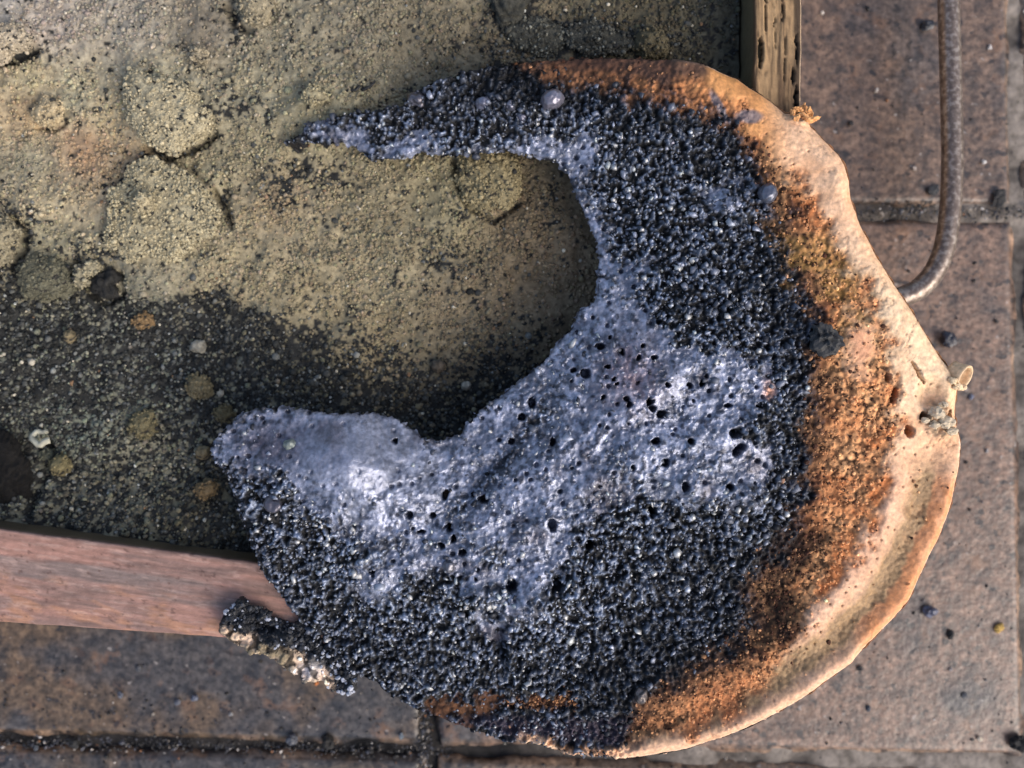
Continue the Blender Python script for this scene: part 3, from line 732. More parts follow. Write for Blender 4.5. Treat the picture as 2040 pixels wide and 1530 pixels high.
# open stub at the right tip of the rim
def tube(name, pts, r0, r1, wall, mat, attrs, parent, nseg=28, open_end=True, seed=0):
    p = np.array(pts, float); n = len(p); tn = np.gradient(p, axis=0); tn /= np.linalg.norm(tn, axis=1)[:, None]
    ref = np.array([0, 0, 1.]) if abs(tn[0] @ [0, 0, 1]) < .9 else np.array([1., 0, 0])
    V_ = []
    u = np.cross(tn[0], ref); u /= np.linalg.norm(u)
    rs = np.linspace(r0, r1, n); frames = []
    for k in range(n):
        u = u - tn[k] * (u @ tn[k]); u /= np.linalg.norm(u); frames.append((u.copy(), np.cross(tn[k], u)))
    th = np.linspace(0, 2 * math.pi, nseg, endpoint=False)
    def ring(k, rad, off=0):
        a, b = frames[k]; return p[k] + tn[k] * off + rad * (np.cos(th)[:, None] * a + np.sin(th)[:, None] * b)
    R_ = [ring(k, rs[k] * (1 + (.04 if seed else 0) * math.sin(k * 1.7 + seed))) for k in range(n)]
    if open_end:
        R_.append(ring(n - 1, rs[-1] - wall * .5, wall * .4)); R_.append(ring(n - 1, rs[-1] - wall)); R_.append(ring(n - 2, rs[-2] - wall)); R_.append(ring(max(0, n - 3), rs[-3] - wall))
    V_ = np.concatenate(R_); m = len(R_); F_ = []
    for k in range(m - 1):
        a = k * nseg + np.arange(nseg); b = k * nseg + (np.arange(nseg) + 1) % nseg
        F_.append(np.stack([a, b, b + nseg, a + nseg], -1))
    F_ = [np.concatenate(F_)]
    last = np.array([[(m - 1) * nseg, (m - 1) * nseg + k, (m - 1) * nseg + k + 1] for k in range(1, nseg - 1)])
    first = np.array([[0, k + 1, k] for k in range(1, nseg - 1)])
    return mesh_from(name, V_, F_ + [last, first], mat, True, {k: (np.tile(q, (len(V_), 1)) if np.ndim(q) else np.full(len(V_), q)) for k, q in attrs.items()}, parent)
def W(px, py, z_): x_, y_ = P(px, py, z_); return (float(x_), float(y_), z_)
tube('stub_tube', [W(1894, 738, .0572), W(1901, 742, .0580), W(1908, 745, .0588), W(1916, 749, .0597), W(1923, 752, .0605)], 3.1e-3, 3.7e-3, .0006, M_slag,
     {'col': lin(206, 176, 140), 'rough': .6}, slag, seed=2)
for k, (px, py, r_) in enumerate([(1908,770,9),(1899,758,8),(1916,772,7),(1880,806,8),(1868,822,13),(1884,842,14),(1862,846,10),(1895,858,10),(1850,828,6),(1843,838,7)]):
    v, f = blob_mesh(r_ * S(.06) * 1.2, r_ * S(.06) * .8, r_ * S(.06), 90 + k, 3, .25, .14)
    o = mesh_from('rim_crumb', v, f, M_slag, False, {'col': np.tile(lin(*((208, 184, 150) if k < 3 else (186, 170, 146))), (len(v), 1)), 'rough': np.full(len(v), .8)}, slag)
    o.location = W(px, py, float(samp(z, px, py)) + (.0022 if k < 3 else .0004))
for k, (px, py) in enumerate([(1578,224),(1590,218),(1597,230),(1606,236),(1615,226),(1622,238),(1588,236),(1609,222),(1600,214),(1583,212)]):
    v, f = blob_mesh(5 * S(.06), (6 + 3 * (k % 3)) * S(.06), 5 * S(.06), 120 + k, 3, .42, .2)
    o = mesh_from('rim_crumb', v, f, M_slag, False, {'col': np.tile(lin(206, 152, 100), (len(v), 1)), 'rough': np.full(len(v), .8)}, slag)
    o.location = W(px, py, float(samp(z, px, py)) + .0006); o.rotation_euler = (0, 0, 1.7 * math.sin(k * 2.3))

# ---- the broken flap hanging over the lower board
FL = [(443,1250),(455,1212),(480,1196),(508,1206),(532,1222),(560,1236),(592,1246),(612,1262),(640,1290),(665,1310),(700,1336),(706,1375),(690,1386),(655,1368),(620,1362),(580,1345),(548,1322),(510,1300),(465,1288)]
fx_ = np.arange(430, 720, 2.0); fy_ = np.arange(1184, 1400, 2.0); FX, FY = np.meshgrid(fx_, fy_, indexing='ij')
fs = sdf(FL, FX, FY) + fbm(FX, FY, 12, 3, 3) * 5 + fbm(FX, FY, 30, 7, 3) * 9
fa, fb = worley(FX, FY, 9, 3); fw, fwi = worley(FX, FY, 17, 6); fn = fbm(FX, FY, 24, 5, 3)
side = (FY - (1262 + .58 * (FX - 450)))                     # >0 : the pale broken side facing down
fz = .0545 + .0016 * np.clip((560 - FX) / 110, -1, 1) - np.clip(side, 0, 80) * S(.055) * .75 + (.5 - fa) * .0012 + (.5 - fw) * .0012 * (FY < 1290) + fn * .0016
e_ = np.clip(1 + fs / 10, 0, 1); fz -= 10 * S(.055) * (1 - np.sqrt(np.clip(1 - e_ ** 2, 0, 1)))
fc = np.empty(FX.shape + (3,)); fc[:] = (.016, .017, .02)
pale = sstep(5, -5, sdf([(440,1246),(470,1258),(500,1268),(530,1274),(570,1286),(604,1306),(640,1334),(664,1372),(620,1372),(580,1352),(540,1332),(500,1306),(450,1296)], FX, FY) + 8 * fn)
fz -= .0035 * np.exp(-(((FX - 535) / 34) ** 2 + ((FY - 1250) / 12) ** 2))
fc = mix(fc, mix(lin(196, 172, 150) + 0 * fc, lin(120, 108, 88), np.clip(.5 + fn, 0, 1)), pale)
fc = mix(fc, lin(214, 206, 204), np.exp(-(((FX - 612) / 24) ** 2 + ((FY - 1338) / 14) ** 2)))
fc = mix(fc, lin(26, 22, 20), pale * sstep(.45, .6, fw) * .85)
ia = fs < 0; qd = ia[:-1, :-1] | ia[1:, :-1] | ia[1:, 1:] | ia[:-1, 1:]
xx, yy = P(FX, FY, .0545); FV = np.stack([xx, yy, fz], -1).reshape(-1, 3); nyf = FX.shape[1]
I, J = np.nonzero(qd); q = np.stack([I * nyf + J + 1, (I + 1) * nyf + J + 1, (I + 1) * nyf + J, I * nyf + J], -1)
uq, inv = np.unique(q, return_inverse=True); inv = inv.reshape(-1, 4)
FB = FV[uq].copy(); FB[:, 2] = np.minimum(FB[:, 2] - .0012, .0512); FB[:, 2] = np.where(fs.ravel()[uq] > -6, FV[uq][:, 2] - .0008, FB[:, 2])
mesh_from('broken_flap', np.r_[FV[uq], FB], np.r_[inv, inv[:, ::-1] + len(uq)], M_slag, True,
          {'col': np.tile(fc.reshape(-1, 3)[uq], (2, 1)), 'rough': np.tile(.45 + .4 * pale.ravel()[uq], 2)}, slag)['label'] = 'broken lower left flap with a pale crumbly side'
sx, sy, r = scatter(2600, 436, 712, 1188, 1392, 5)
ii = np.clip(np.round((sx - 430) / 2).astype(int), 0, len(fx_) - 1); jj = np.clip(np.round((sy - 1184) / 2).astype(int), 0, len(fy_) - 1)
ok = (fs[ii, jj] < 1) & (r.random(len(sx)) < .85 - .72 * pale[ii, jj]); sx, sy, ii, jj = sx[ok], sy[ok], ii[ok], jj[ok]; n = len(sx)
rad = S(.055) * np.clip(r.lognormal(math.log(3.2), .35, n), 1.6, 7)
x_, y_ = P(sx, sy, .0545); g = fc[ii, jj] * r.lognormal(.3, .5, n)[:, None]
li = (r.random(n) < .10 + .4 * sstep(590, 660, sx)) & (pale[ii, jj] < .5); g[li] = lin(150, 154, 165)
tag(grains('flap_granules', np.stack([x_, y_, fz[ii, jj] + rad * r.uniform(-.2, .6, n)], -1), rad, np.clip(g, .004, .8), M_glint, r.uniform(.2, .6, n), seed=77, parent=slag), kind='stuff')

# ------------------------------------------------------------------ sand
DARK = [(-400,520),(0,515),(60,535),(150,548),(230,575),(300,590),(450,580),(520,625),(600,650),(720,690),(820,735),(900,730),(1000,700),(1100,690),(1200,760),(1100,900),(560,1180),(-400,1160)]
CRACKS = [([(292,296),(330,312),(380,300),(428,272)],7,.0045),([(426,386),(446,420),(462,452)],7,.0045),([(330,312),(380,340),(425,380)],5,.0015),([(905,320),(915,370),(935,415),(985,438),(1030,405)],6,.0035),
 ([(-30,122),(30,122),(70,104)],9,.0045),([(452,10),(470,50),(500,62)],8,.004),([(20,530),(45,500),(46,460),(20,436)],8,.0045),([(70,252),(110,258),(134,240)],5,.002),([(145,520),(150,560),(190,600),(232,590),(238,545)],7,.004),([(82,880),(86,950),(66,1018)],12,.004)]
def p_dark(x, y):
    d = sdf(DARK, x, y) + 16 * fbm(x, y, 60, 3, 3)
    soft = 14 + 90 * sstep(480, 760, x)
    p = .80 * sstep(soft, -soft, d)  # burnt sand; towards the slag bay, shade is partly put into grain colour
    pale = np.exp(-(((x - 270) / 45) ** 2 + ((y - 845) / 40) ** 2)) + .8 * np.exp(-(((x - 85) / 60) ** 2 + ((y - 560) / 40) ** 2)) + .5 * np.exp(-(((x - 230) / 90) ** 2 + ((y - 615) / 14) ** 2))
    p = p * (1 - .75 * np.clip(pale, 0, 1)) * (1 - .35 * sstep(780, 900, y) * sstep(500, 300, x))
    for cx, cy, rx, ry, a in [(610,345,70,28,.6),(560,372,40,30,.5),(470,215,60,26,.55),(885,525,36,30,.6),(905,545,50,40,.35),(1120,80,140,46,.95),(1020,30,44,54,.9),(1250,85,70,34,.8),
            (1400,90,110,70,.35),(350,395,50,16,.25),(445,400,16,26,.8),(395,295,40,9,.8),(300,302,40,8,.5),(45,110,60,14,.8),(470,50,18,34,.6),(20,460,60,60,.5),(930,1000,80,60,.6),(165,520,60,40,.5),(10,930,80,130,.93),(200,1010,150,40,.5),(240,370,60,20,.25),(920,430,30,12,.5),(990,440,30,10,.4),(1100,395,30,60,.25)]:
        p = np.maximum(p, a * np.exp(-(((x - cx) / rx) ** 2 + ((y - cy) / ry) ** 2)))  # charcoal patches, plus clod shadows and the far left shadow pocket as dark grains
    for cr_, wd, dp in CRACKS:
        p = np.maximum(p, min(.75, dp * 150) * np.exp(-(pdist(cr_, x, y)[0] / (wd * .9)) ** 2))  # shade in the cracks beside the clods, put into grain colour
    return np.clip(p + .045, 0, .95)
sand_c = idw([(x_, y_, *lin(*c)) for x_, y_, c in [
 (0,0,(168,156,148)),(100,60,(172,152,140)),(250,40,(166,152,136)),(400,60,(140,124,104)),(560,60,(150,136,108)),(700,60,(142,128,102)),(850,80,(132,116,88)),(980,120,(120,104,78)),(1300,60,(96,84,60)),(1420,60,(92,86,68)),
 (60,150,(186,166,122)),(60,225,(186,148,98)),(150,190,(182,168,130)),(220,230,(180,156,112)),(60,320,(158,146,116)),(170,300,(190,140,92)),(330,180,(178,164,128)),(120,400,(184,160,118)),(250,330,(182,150,108)),(100,480,(150,138,104)),
 (330,440,(172,156,118)),(420,330,(158,142,104)),(520,180,(160,146,112)),(640,240,(158,144,106)),(520,300,(150,134,98)),(560,400,(166,138,96)),(620,470,(164,144,106)),(480,540,(162,142,102)),(640,580,(158,138,98)),(760,560,(158,140,102)),
 (760,440,(150,132,94)),(900,400,(152,136,94)),(1050,440,(132,108,76)),(1120,520,(140,112,78)),(1050,600,(138,112,78)),(900,620,(142,120,86)),(760,660,(146,126,88)),(1000,700,(118,98,70)),(850,780,(112,98,74)),
 (250,650,(120,118,104)),(60,700,(112,112,96)),(300,760,(126,126,108)),(450,720,(120,114,94)),(150,850,(116,122,108)),(300,900,(132,126,104)),(200,980,(122,112,90)),(400,1050,(104,94,70)),(600,760,(112,104,80))]], 3.2, 30)
def sand_z(x, y):
    d = sdf(DARK, x, y) + 14 * fbm(x, y, 50, 3, 3)
    zz = SZ + .0020 * fbm(x, y, 170, 14, 4) + .0009 * fbm(x, y, 45, 17, 4)
    zz = zz - .0030 * sstep(12, -16, d) * sstep(720, 420, x) - .0012 * sstep(30, -60, d)
    zz = zz + .0030 * np.exp(-(((x - 640) / 170) ** 2 + ((y - 240) / 80) ** 2)) + .002 * np.exp(-(((x - 60) / 200) ** 2 + ((y - 40) / 60) ** 2))
    zz = zz + .0098 * sstep(170, 20, 1056 + .13 * x - y) * sstep(760, 420, x) - .0030 * np.exp(-(((x - 860) / 190) ** 2 + ((y - 850) / 110) ** 2)) - .001 * sstep(60, 160, x * 0 + (x - 1000) * .6 + y * .1 - 200)
    for cr_, wd, dp in CRACKS:
        dd, tt = pdist(cr_, x, y); zz = zz - dp * np.exp(-(dd / wd) ** 2)
    for cx_, cy_, wx_, wy_, h_ in ((335, 435, 150, 110, .0026), (350, 235, 100, 90, .0018), (970, 370, 90, 80, .0016), (60, 90, 90, 50, .0015), (85, 555, 80, 50, .0015), (620, 470, 120, 90, .0012)):
        zz = zz + h_ * np.exp(-((x - cx_) / wx_) ** 2 - ((y - cy_) / wy_) ** 2)
    zz = zz - .0022 * np.exp(-(((x - 450) / 10) ** 2 + ((y - 395) / 40) ** 2)) - .002 * np.exp(-(((x - 180) / 50) ** 2 + ((y - 535) / 24) ** 2))
    return zz
xs = np.arange(-372, 1502, 4.0); ys = np.arange(-372, 1216, 4.0); AX, AY = np.meshgrid(xs, ys, indexing='ij')
AZ = sand_z(AX, AY); wa, wi = worley(AX, AY, 9, 2); pdk = p_dark(AX, AY)
AZ = AZ - .0004 + (.5 - wa) * .0004
ac = mix(sand_c(AX, AY), np.array([.026, .026, .024]), np.clip(np.where(wi < pdk, 1, .25 * pdk), 0, 1)) * (.75 + .5 * wi)[..., None]
x_, y_ = P(AX, AY, SZ); lx, ly = P(1506, 0, BT)
# keep the bed inside the boards
lim = (x_ < P(1500, 0, BT)[0] + .0004) & (y_ > P(0, 1075, BT)[1] * 0 - 9)
by_low = P(0, 1010, BT)[1] + (P(AX, 1252, BT)[1] - P(AX, 1010, BT)[1]) * ((x_ / S(BT) + 1020 + 330) / (1494 + 330))
lim &= (y_ > by_low - .0006)
x_ = np.minimum(x_, P(1499, 0, BT)[0]); 
ok = lim[:-1, :-1] & lim[1:, :-1] & lim[1:, 1:] & lim[:-1, 1:]
I, J = np.nonzero(ok); nya = AX.shape[1]
q = np.stack([I * nya + J + 1, (I + 1) * nya + J + 1, (I + 1) * nya + J, I * nya + J], -1); uq, inv = np.unique(q, return_inverse=True)
sand = mesh_from('sand', np.stack([x_, y_, AZ], -1).reshape(-1, 3)[uq], inv.reshape(-1, 4), M_sand, True, {'col': ac.reshape(-1, 3)[uq]})
tag(sand, kind='stuff', label='sand bed burnt black at the lower left inside the wooden box')
# grains lying on it
n0 = 66000
sx, sy, r = scatter(n0, -40, 1500, -40, 1180, 41)
keep = (sdf(OUT, sx, sy) > -34) & (r.random(len(sx)) < .30 + .75 * sstep(-.5, .5, fbm(sx, sy, 55, 10, 4)) + .4 * sstep(-60, 120, -sdf(DARK, sx, sy)))
sx, sy = sx[keep], sy[keep]
x_, y_ = P(sx, sy, SZ)
bl = P(0, 1010, BT)[1] + (P(0, 1252, BT)[1] - P(0, 1010, BT)[1]) * ((x_ / S(BT) + 1350) / 1824)
keep = (x_ < P(1499, 0, BT)[0] - .0004) & (y_ > bl + .0004)
sx, sy, x_, y_ = sx[keep], sy[keep], x_[keep], y_[keep]; n = len(sx)
pd_ = p_dark(sx, sy)
coarse = sstep(-60, 120, -sdf(DARK, sx, sy))
rad = S(SZ) * np.clip(r.lognormal(math.log(2.55), .36, n) * (1 + .16 * coarse), 1.3, 8)
c = sand_c(sx, sy) * (1 + .20 * fbm(sx, sy, 26, 6, 4) + .12 * fbm(sx, sy, 90, 12, 3))[:, None] * r.lognormal(.05, .15, n)[:, None] * (1 + r.normal(0, .03, (n, 3)))
c = c * (1 + .25 * coarse)[:, None]
c = c * (1 - .62 * pd_ * r.random(n))[:, None]
dk = r.random(n) < pd_; c[dk] = np.array([.036, .037, .034]) * r.lognormal(0, .75, dk.sum())[:, None]
lt = r.random(n) < .008; c[lt] = lin(196, 188, 168) * r.uniform(.6, 1, (lt.sum(), 1))
og = r.random(n) < .002; c[og] = lin(124, 98, 74)
zz = sand_z(sx, sy) + rad * r.uniform(-.85, .15, n) * (1 - .2 * coarse)
gs = grains('sand_grains', np.stack([x_, y_, zz], -1), rad, np.clip(c, .004, .8), M_sand, seed=42, smooth=True, stretch=.28, jit=.16)
tag(gs, kind='stuff', label='loose sand grains over the sand bed in the box')

# ------------------------------------------------------------------ clods and crumbs lying on the sand
CLODS = [
 # name, category, outline or (cx,cy,rx,ry), height px, colour, roughness amp, label
 ('sand_clod','clod',[(285,162),(350,165),(400,210),(424,262),(400,286),(330,304),(296,286),(280,230)],38,(172,158,122),'wedge-shaped pale sand clod with a dark crack along its lower edge'),
 ('sand_clod','clod',[(236,392),(262,352),(318,328),(372,342),(402,372),(420,392),(452,447),(430,478),(392,486),(352,514),(300,506),(268,516),(228,482),(240,440)],24,(166,150,112),'biggest flat dome of crusted sand with a small round lump on top'),
 ('sand_clod','clod',[(912,314),(1000,311),(1034,342),(1028,390),(985,428),(942,408),(908,360)],30,(150,136,84),'rounded olive sand clod under the upper arm of the slag'),
 ('sand_clod','clod',[(72,222),(85,203),(115,203),(130,225),(118,246),(88,250)],24,(182,166,126),'small pale sand clod ringed by orange sand at the left edge'),
 ('sand_clod','clod',[(478,-10),(540,-10),(548,20),(530,46),(500,52),(486,30)],34,(160,142,108),'tan sand clod cut off by the top edge of the photo'),
 ('sand_clod','clod',[(-30,70),(20,62),(62,74),(74,98),(40,112),(-30,118)],34,(160,140,126),'pinkish sand clod with a black hollow below it'),
 ('sand_clod','clod',[(-30,440),(10,436),(34,456),(40,490),(20,520),(-30,528)],40,(96,92,82),'dark grey clod at the left edge above the burnt sand'),
 ('sand_clod','clod',[(26,560),(40,520),(90,512),(135,530),(142,565),(110,590),(60,590)],36,(118,118,96),'lumpy grey green clod at the border of the burnt sand'),
 ('sand_clod','clod',[(288,412),(300,396),(318,398),(324,416),(312,432),(296,430)],30,(170,152,114),'small round lump sitting on the biggest sand dome'),
 ('sand_clod','clod',[(602,196),(618,182),(645,188),(656,204),(640,212),(612,208)],18,(164,150,112),'small flat sand clod just above the pointed slag tip'),
 ('sand_clod','clod',[(384,108),(378,96),(396,104),(418,116),(420,128),(400,126)],16,(158,142,110),'small elongated clod in the brown sand near the top left'),
 ('sand_clod','clod',[(1262,90),(1290,66),(1325,80),(1330,106),(1290,116)],30,(106,94,62),'olive sand clod beside the upper edge of the slag'),
 ('sand_clod','clod',[(370,756),(384,750),(416,762),(418,784),(396,790),(366,776)],24,(150,134,94),'yellowish crumbly clod in the middle of the burnt sand'),
 ('sand_clod','clod',[(424,822),(440,808),(460,820),(456,838),(434,838)],24,(134,118,78),'speckled brown clod just above the left slag corner'),
 ('sand_clod','clod',[(388,974),(400,960),(424,962),(432,976),(416,990),(394,988)],26,(158,128,86),'orange brown clod left of the lower slag edge'),
 ('sand_clod','clod',[(96,922),(112,908),(132,924),(134,942),(118,948),(100,936)],24,(150,138,92),'yellow clod beside the dark round lump'),
 ('sand_clod','clod',[(62,910),(72,900),(92,902),(96,918),(78,926)],22,(120,126,106),'grey green clod left of the yellow clod'),
 ('sand_clod','clod',[(150,540),(170,528),(194,518),(198,530),(176,550),(158,574),(146,566)],24,(156,148,118),'pale twisted clod at the edge of the burnt sand'),
 ('charcoal_lump','lump',[(985,-10),(1035,-12),(1044,20),(1030,46),(1000,48),(986,20)],26,(62,64,60),'charcoal lump cut off by the top edge above the slag arm'),
 ('charcoal_lump','lump',[(1005,60),(1050,40),(1100,48),(1128,74),(1100,104),(1050,98)],24,(70,72,66),'left and larger of two sooty lumps between sand and upper slag arm'),
 ('charcoal_lump','lump',[(1130,72),(1170,50),(1225,62),(1252,92),(1210,108),(1150,104)],22,(62,64,60),'right and flatter of two sooty lumps beside the upper slag edge'),
 ('charcoal_lump','lump',[(180,556),(192,540),(206,546),(222,532),(236,552),(224,566),(234,580),(206,594),(196,580),(182,584)],30,(40,41,42),'small black charcoal lump at the edge of the pale sand'),
 ('charcoal_lump','lump',[(-60,880),(-10,868),(36,892),(60,950),(48,1008),(0,1036),(-60,1030)],58,(24,23,23),'big smooth dark lump in the shaded corner by the lower board'),
 ('sand_clod','clod',[(255,836),(275,820),(302,834),(300,860),(270,872),(252,858)],20,(142,132,92),'blurred yellowish sand patch clod amid burnt sand'),
 ('stone','stone',[(368,690),(388,678),(402,684),(402,694),(380,700)],16,(136,134,124),'smooth grey stone lying in the burnt sand'),
 ('stone','stone',[(858,730),(866,718),(884,720),(888,734),(876,742),(862,740)],16,(88,78,68),'round brown pebble on the sand above the slag bay'),
 ('stone','stone',[(918,768),(926,760),(936,764),(934,774),(922,776)],14,(148,144,134),'small whitish stone near the slag bay'),
 ('sand_clod','clod',[(250,640),(262,632),(296,634),(300,640),(280,650),(258,646)],14,(176,134,84),'orange flake of clay on the burnt sand'),
 ('sand_clod','clod',[(124,672),(128,658),(142,658),(146,672),(134,682)],18,(160,142,104),'small pale round clod in the black sand at left'),
 ('sand_clod','clod',[(384,905),(392,890),(410,896),(412,908),(396,916)],18,(150,132,96),'small tan clod beside the lower left slag edge'),
]
mcol = {}
for k, (nm, cat, pts, hp, c, lab) in enumerate(CLODS):
    p = np.array(pts, float); cx, cy = p.mean(0)
    s = S(SZ); loc = np.stack([(p[:, 0] - cx) * s, -(p[:, 1] - cy) * s], -1)
    big = np.ptp(p[:, 0]) > 70
    rz = hp * s * ((.98 if np.ptp(p[:, 0]) < 160 else .62) if nm != 'charcoal_lump' else .5)
    c = tuple(np.array(c) * .62 + .38 * np.mean(c) * np.array([1.07, 1.0, .86]))
    v, f = blob_mesh(0, 0, rz, 200 + k, 6 if big else 4, .22, .035 if big else (.16 if nm == 'charcoal_lump' else .07), .55, loc)
    vx, vy = v[:, 0] / s, v[:, 1] / s
    wq, wi_ = worley(vx + 300, vy + 300 + v[:, 2] / s, 8, 2)
    if nm == 'charcoal_lump':
        v += v / (np.linalg.norm(v, axis=1)[:, None] + 1e-9) * ((.5 - wq) * .0012)[:, None]
    if nm == 'sand_clod':
        v[:, 2] += np.where(v[:, 2] > -rz * .3, (.5 - wq) * .0006, 0)
    if nm == 'sand_clod': c = tuple(255 * np.clip(np.array(c) / 255, 0, 1) * (1 if cy < 545 else .74))
    x0, y0 = P(cx, cy, SZ)
    base_c = lin(*c)
    if nm == 'sand_clod' and cy < 545: base_c = (.25 * base_c * .8 + .75 * sand_c(np.array(cx), np.array(cy))) * 1.05
    cc = base_c[None] * (.72 + .5 * wi_)[:, None]
    if nm == 'sand_clod': cc[wi_ < .06] = (.03, .028, .025)
    o = mesh_from(nm, v, f, M_clod, True, {'col': cc})
    lift = (.0012 if 'sitting on' not in lab else rz * 1.0 + .0024)
    o.location = (float(x0), float(y0), float(sand_z(np.array(cx), np.array(cy))) + lift * (1 if hp < 40 else .3))
    tag(o, lab, cat, group={'clod': 'sand clods lying in the box', 'lump': 'charcoal lumps in the box', 'stone': 'small stones on the sand'}[cat])
    if (nm == 'sand_clod' or 'sooty' in lab) and np.ptp(p[:, 0]) > 28:           # grains caked on the clod
        r = np.random.default_rng(500 + k); up = np.nonzero(v[:, 2] > -rz * .25)[0]
        area = np.ptp(p[:, 0]) * np.ptp(p[:, 1]); m = int(min(3000, area / 13))
        pick = r.choice(up, m)
        pc = v[pick] + r.normal(0, .0003, (m, 3))
        rd = s * np.clip(r.lognormal(math.log(2.4), .34, m), 1.3, 6)
        lc = base_c; gc = lc[None] * r.lognormal(.1, .15 if nm == 'sand_clod' else .7, m)[:, None]; dkk = r.random(m) < .07; gc[dkk] = (.03, .03, .028)
        g_ = grains('caked_grains', pc, rd, np.clip(gc, .004, .8), M_sand, seed=600 + k, smooth=True, parent=o, stretch=.28, jit=.16)
        tag(g_, kind='stuff')
# white curled shell-like ring
th = np.linspace(.5, 5.4, 14)
ringp = [W(82 + (16 + 4 * math.sin(2.7 * a)) * math.cos(a), 871 + (13 + 4 * math.cos(3.3 * a)) * math.sin(a), SZ + .0005 + .0012 * math.sin(a)) for a in th]
o = tube('shell_ring', ringp, .0011, .0007, .0002, M_floor_bit, {'col': lin(150, 148, 132), 'rough': .8}, None, 12, False)
tag(o, 'curled whitish ring fragment on the burnt sand near the left edge', 'fragment')
# charred twigs
for k, (pts, lab) in enumerate([([(688,182),(700,180),(709,180),(718,170)], 'left of two tiny charred twigs above the slag tip'), ([(720,181),(728,177),(738,172),(748,161)], 'right of two tiny charred twigs above the slag tip')]):
    o = tube('charred_twig', [W(a, b, SZ + .0032 + .0003 * i) for i, (a, b) in enumerate(pts)], .0006, .0004, .0001, M_floor_bit, {'col': np.array([.008, .008, .008]), 'rough': .6}, None, 8, False)
    tag(o, lab, 'twig', group='charred twigs on the sand')

# ------------------------------------------------------------------ bent wire handle
pth = [(1886,-420),(1888,-200),(1890,0),(1893,120),(1896,240),(1897,330),(1893,420),(1882,490),(1862,540),(1832,574),(1795,592),(1740,606),(1660,612)]
pp = []
pa = np.array(pth, float)
for k in range(len(pa) - 1):               # Catmull-Rom
    p0, p1, p2, p3 = pa[max(k - 1, 0)], pa[k], pa[k + 1], pa[min(k + 2, len(pa) - 1)]
    for t in np.linspace(0, 1, 10, endpoint=False):
        pp.append(.5 * (2 * p1 + (p2 - p0) * t + (2 * p0 - 5 * p1 + 4 * p2 - p3) * t * t + (3 * p1 - p0 - 3 * p2 + p3) * t ** 3))
pp.append(pa[-1])
ROD = .024
def rod_mat():
    def b(n, l, p):
        tc = N(n, 'ShaderNodeTexCoord')
        def noise(s): q = N(n, 'ShaderNodeTexNoise'); q.inputs['Scale'].default_value = s; q.inputs['Detail'].default_value = 5; l.new(tc.outputs['Object'], q.inputs['Vector']); return q.outputs[0]
        r = N(n, 'ShaderNodeValToRGB'); e = r.color_ramp.elements
        e[0].position = .36; e[0].color = (.105, .078, .064, 1); e[1].position = .60; e[1].color = (.27, .225, .19, 1)
        m_ = r.color_ramp.elements.new(.52); m_.color = (.17, .13, .105, 1)
        l.new(noise(620), r.inputs[0]); l.new(r.outputs[0], p.inputs['Base Color'])
        p.inputs['Metallic'].default_value = .5; p.inputs['Roughness'].default_value = .33; p.inputs['Specular IOR Level'].default_value = .7
        bp = N(n, 'ShaderNodeBump'); bp.inputs['Strength'].default_value = .05; bp.inputs['Distance'].default_value = .0003
        l.new(noise(900), bp.inputs['Height']); l.new(bp.outputs[0], p.inputs['Normal'])
    return material('rusty_wire', b)
rod = tube('wire_handle', [W(a, b, ROD) for a, b in pp], 21 * S(ROD), 21 * S(ROD), .001, rod_mat(), {'rough': .4}, None, 28, False)
tag(rod, 'thick bent rusty steel wire handle above the tiles right of the slag', 'handle')

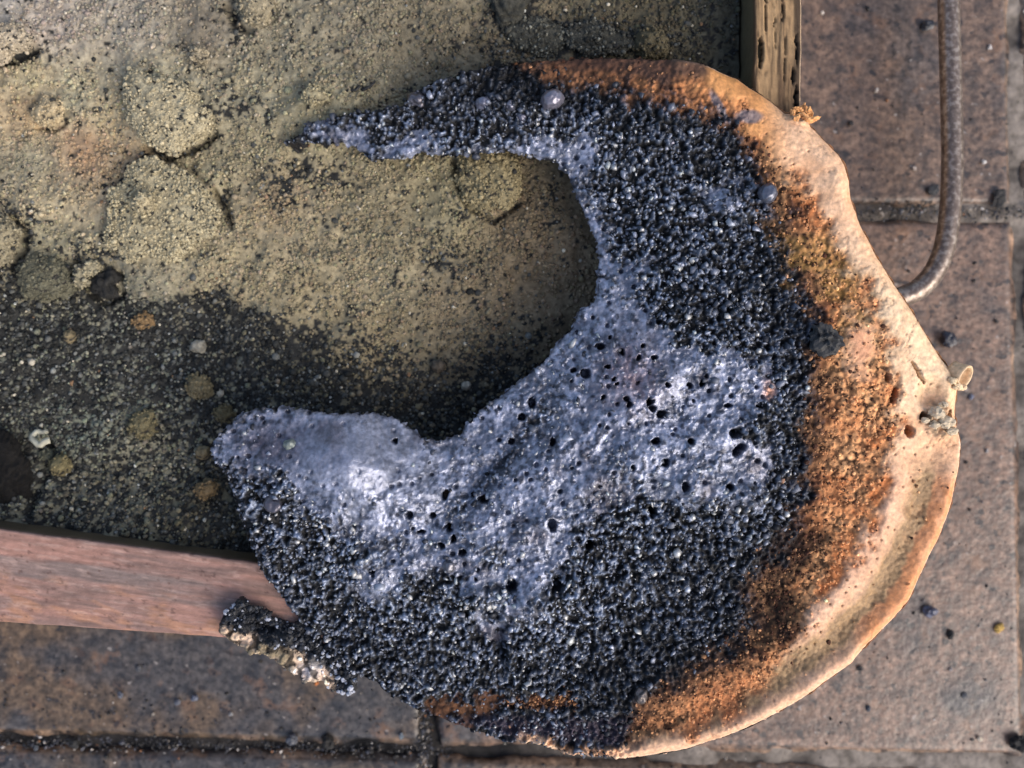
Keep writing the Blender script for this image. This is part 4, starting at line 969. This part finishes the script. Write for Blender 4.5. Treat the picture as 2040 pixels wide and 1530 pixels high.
# ------------------------------------------------------------------ crumbs on the tiles
BITS = [(1847,52,12,(40,44,54),'dark blue grey bead near the top right beside the wire'),(1746,180,8,(190,184,178),'pale speck on the tile midway between box and wire'),(1972,95,7,(196,192,190),'whitish speck right of the wire near the top'),
 (1960,323,8,(196,194,192),'white speck right of the wire above the tile joint'),(1822,335,7,(176,166,160),'pale grey speck left of the wire bend'),(1695,245,9,(46,46,50),'dark crumb on the tile right of the box corner'),
 (1888,675,16,(40,42,54),'black shiny bead above the rim stub'),(1935,790,9,(120,126,146),'bluish crumb right of the rim stub'),(1966,898,6,(150,146,146),'pale tiny crumb right of the rim'),(1852,1216,14,(84,88,108),'blue grey bead by the lower right rim'),
 (1991,1250,9,(196,160,84),'yellow crumb at the lower right'),(1893,1266,8,(20,22,26),'black crumb left of the yellow crumb'),(1952,1472,9,(204,190,170),'cream crumb near the bottom right corner'),(2034,1478,20,(12,12,14),'black lump cut by the right edge near the bottom'),
 (1730,1412,9,(70,76,86),'grey crumb under the lower rim'),(1713,1333,9,(36,36,40),'dark crumb close under the lower rim'),(1895,1334,6,(160,150,146),'pale speck between rim and right edge'),(1840,1198,6,(120,112,110),'grey speck touching the lower right rim'),
 (630,1362,7,(186,110,56),'orange crumb under the broken flap'),(583,1472,12,(62,66,76),'grey bead above the lower tile joint'),(655,1478,14,(14,14,16),'larger black crumb above the lower tile joint'),(275,1332,11,(70,74,82),'bluish gravel bit left under the board'),
 (388,1390,11,(96,102,118),'pale blue gravel bit on the lower left tile'),(355,1398,10,(84,88,100),'second blue gravel bit, left of the palest one'),(240,1384,10,(90,96,110),'gravel bit left of the blue gravel pair'),(460,1422,7,(150,150,150),'tiny pale bit right of the blue gravel pair'),
 (305,1422,6,(150,140,128),'tiny tan bit below the blue gravel pair'),(800,1465,9,(100,112,124),'grey green bit left of the short vertical joint'),(520,1318,6,(60,56,52),'dark crumb under the flap edge'),(70,1490,8,(70,76,84),'grey crumb on the joint in the lower left corner'),
 (145,1480,13,(22,23,26),'black crumb sitting on the lower left joint'),(1920,1385,10,(60,64,72),'dark flake in the grey stain at the lower right'),(1990,395,18,(34,33,34),'dark flat lump on the tile corner right of the wire'),(1862,378,12,(48,50,54),'dark flake left of the wire near the joint'),
 (1985,640,7,(52,50,50),'dark crumb right of the rim middle'),(1940,560,6,(60,56,54),'dark speck below the wire bend'),(560,1452,6,(54,52,50),'dark speck left of the grey bead on the lower tile'),(455,1302,0,(0,0,0),'')]
for k, (px, py, r_, c, lab) in enumerate(BITS):
    if not r_: continue
    rm = r_ * S(0) * (.95 if r_ > 11 or 'yellow' in lab or 'black' in lab else .62); flat = 'flat' in lab or 'flake' in lab
    v, f = blob_mesh(rm, rm * .85, rm * (.35 if flat else .7), 300 + k, 3, .34, .12)
    glossy = 'bead' in lab or 'blue' in lab
    nm = 'slag_bead' if 'bead' in lab else 'crumb'
    o = mesh_from(nm, v, f, M_floor_bit, False, {'col': np.tile(lin(*c) * .8, (len(v), 1)), 'rough': np.full(len(v), .3 if glossy else .75)})
    o.location = W(px, py, rm * (.3 if flat else .6)); o.rotation_euler[2] = k
    tag(o, lab, 'bead' if nm == 'slag_bead' else 'crumb', group='beads and crumbs on the tiles')
# fine grit nobody could count
sx, sy, r = scatter(1700, -60, 2100, -60, 1600, 91)
sx2, sy2, _ = scatter(500, -60, 900, 1380, 1600, 92); sx = np.r_[sx, sx2]; sy = np.r_[sy, sy2]
jt = np.zeros(0)
n3 = 1900; tj = r.random(n3)
jx = np.where(tj < .45, r.uniform(-60, 900, n3), np.where(tj < .8, r.uniform(1680, 2100, n3), 846 + r.normal(0, 7, n3)))
jy = np.where(tj < .45, 1499 + .022 * (jx - 1020) + r.normal(0, 8, n3), np.where(tj < .8, 420 + .004 * (jx - 1020) + r.normal(0, 9, n3), r.uniform(1400, 1540, n3)))
sx = np.r_[sx, jx]; sy = np.r_[sy, jy]
x_, y_ = P(sx, sy, 0)
inside = (x_ < P(1600, 0, BT)[0]) & (y_ > P(0, 1400, BT)[1]); keep = ~inside | (sy > 1340)
sx, sy, x_, y_ = sx[keep], sy[keep], x_[keep], y_[keep]; n = len(sx)
rad = S(0) * np.clip(r.lognormal(math.log(1.55), .45, n), .7, 5)
pal = np.array([lin(28, 28, 30), lin(60, 62, 70), lin(120, 112, 104), lin(190, 184, 178), lin(140, 96, 64)])
c = pal[r.choice(5, n, p=[.60, .28, .08, .03, .01])]
zf = np.zeros(n); isj = np.zeros(n, bool)
zz = rad * .4
gr = grains('grit', np.stack([x_, y_, zz], -1), rad, c, M_floor_bit, r.uniform(.3, .7, n), seed=93)
tag(gr, kind='stuff', label='fine dark grit scattered over the tiles')
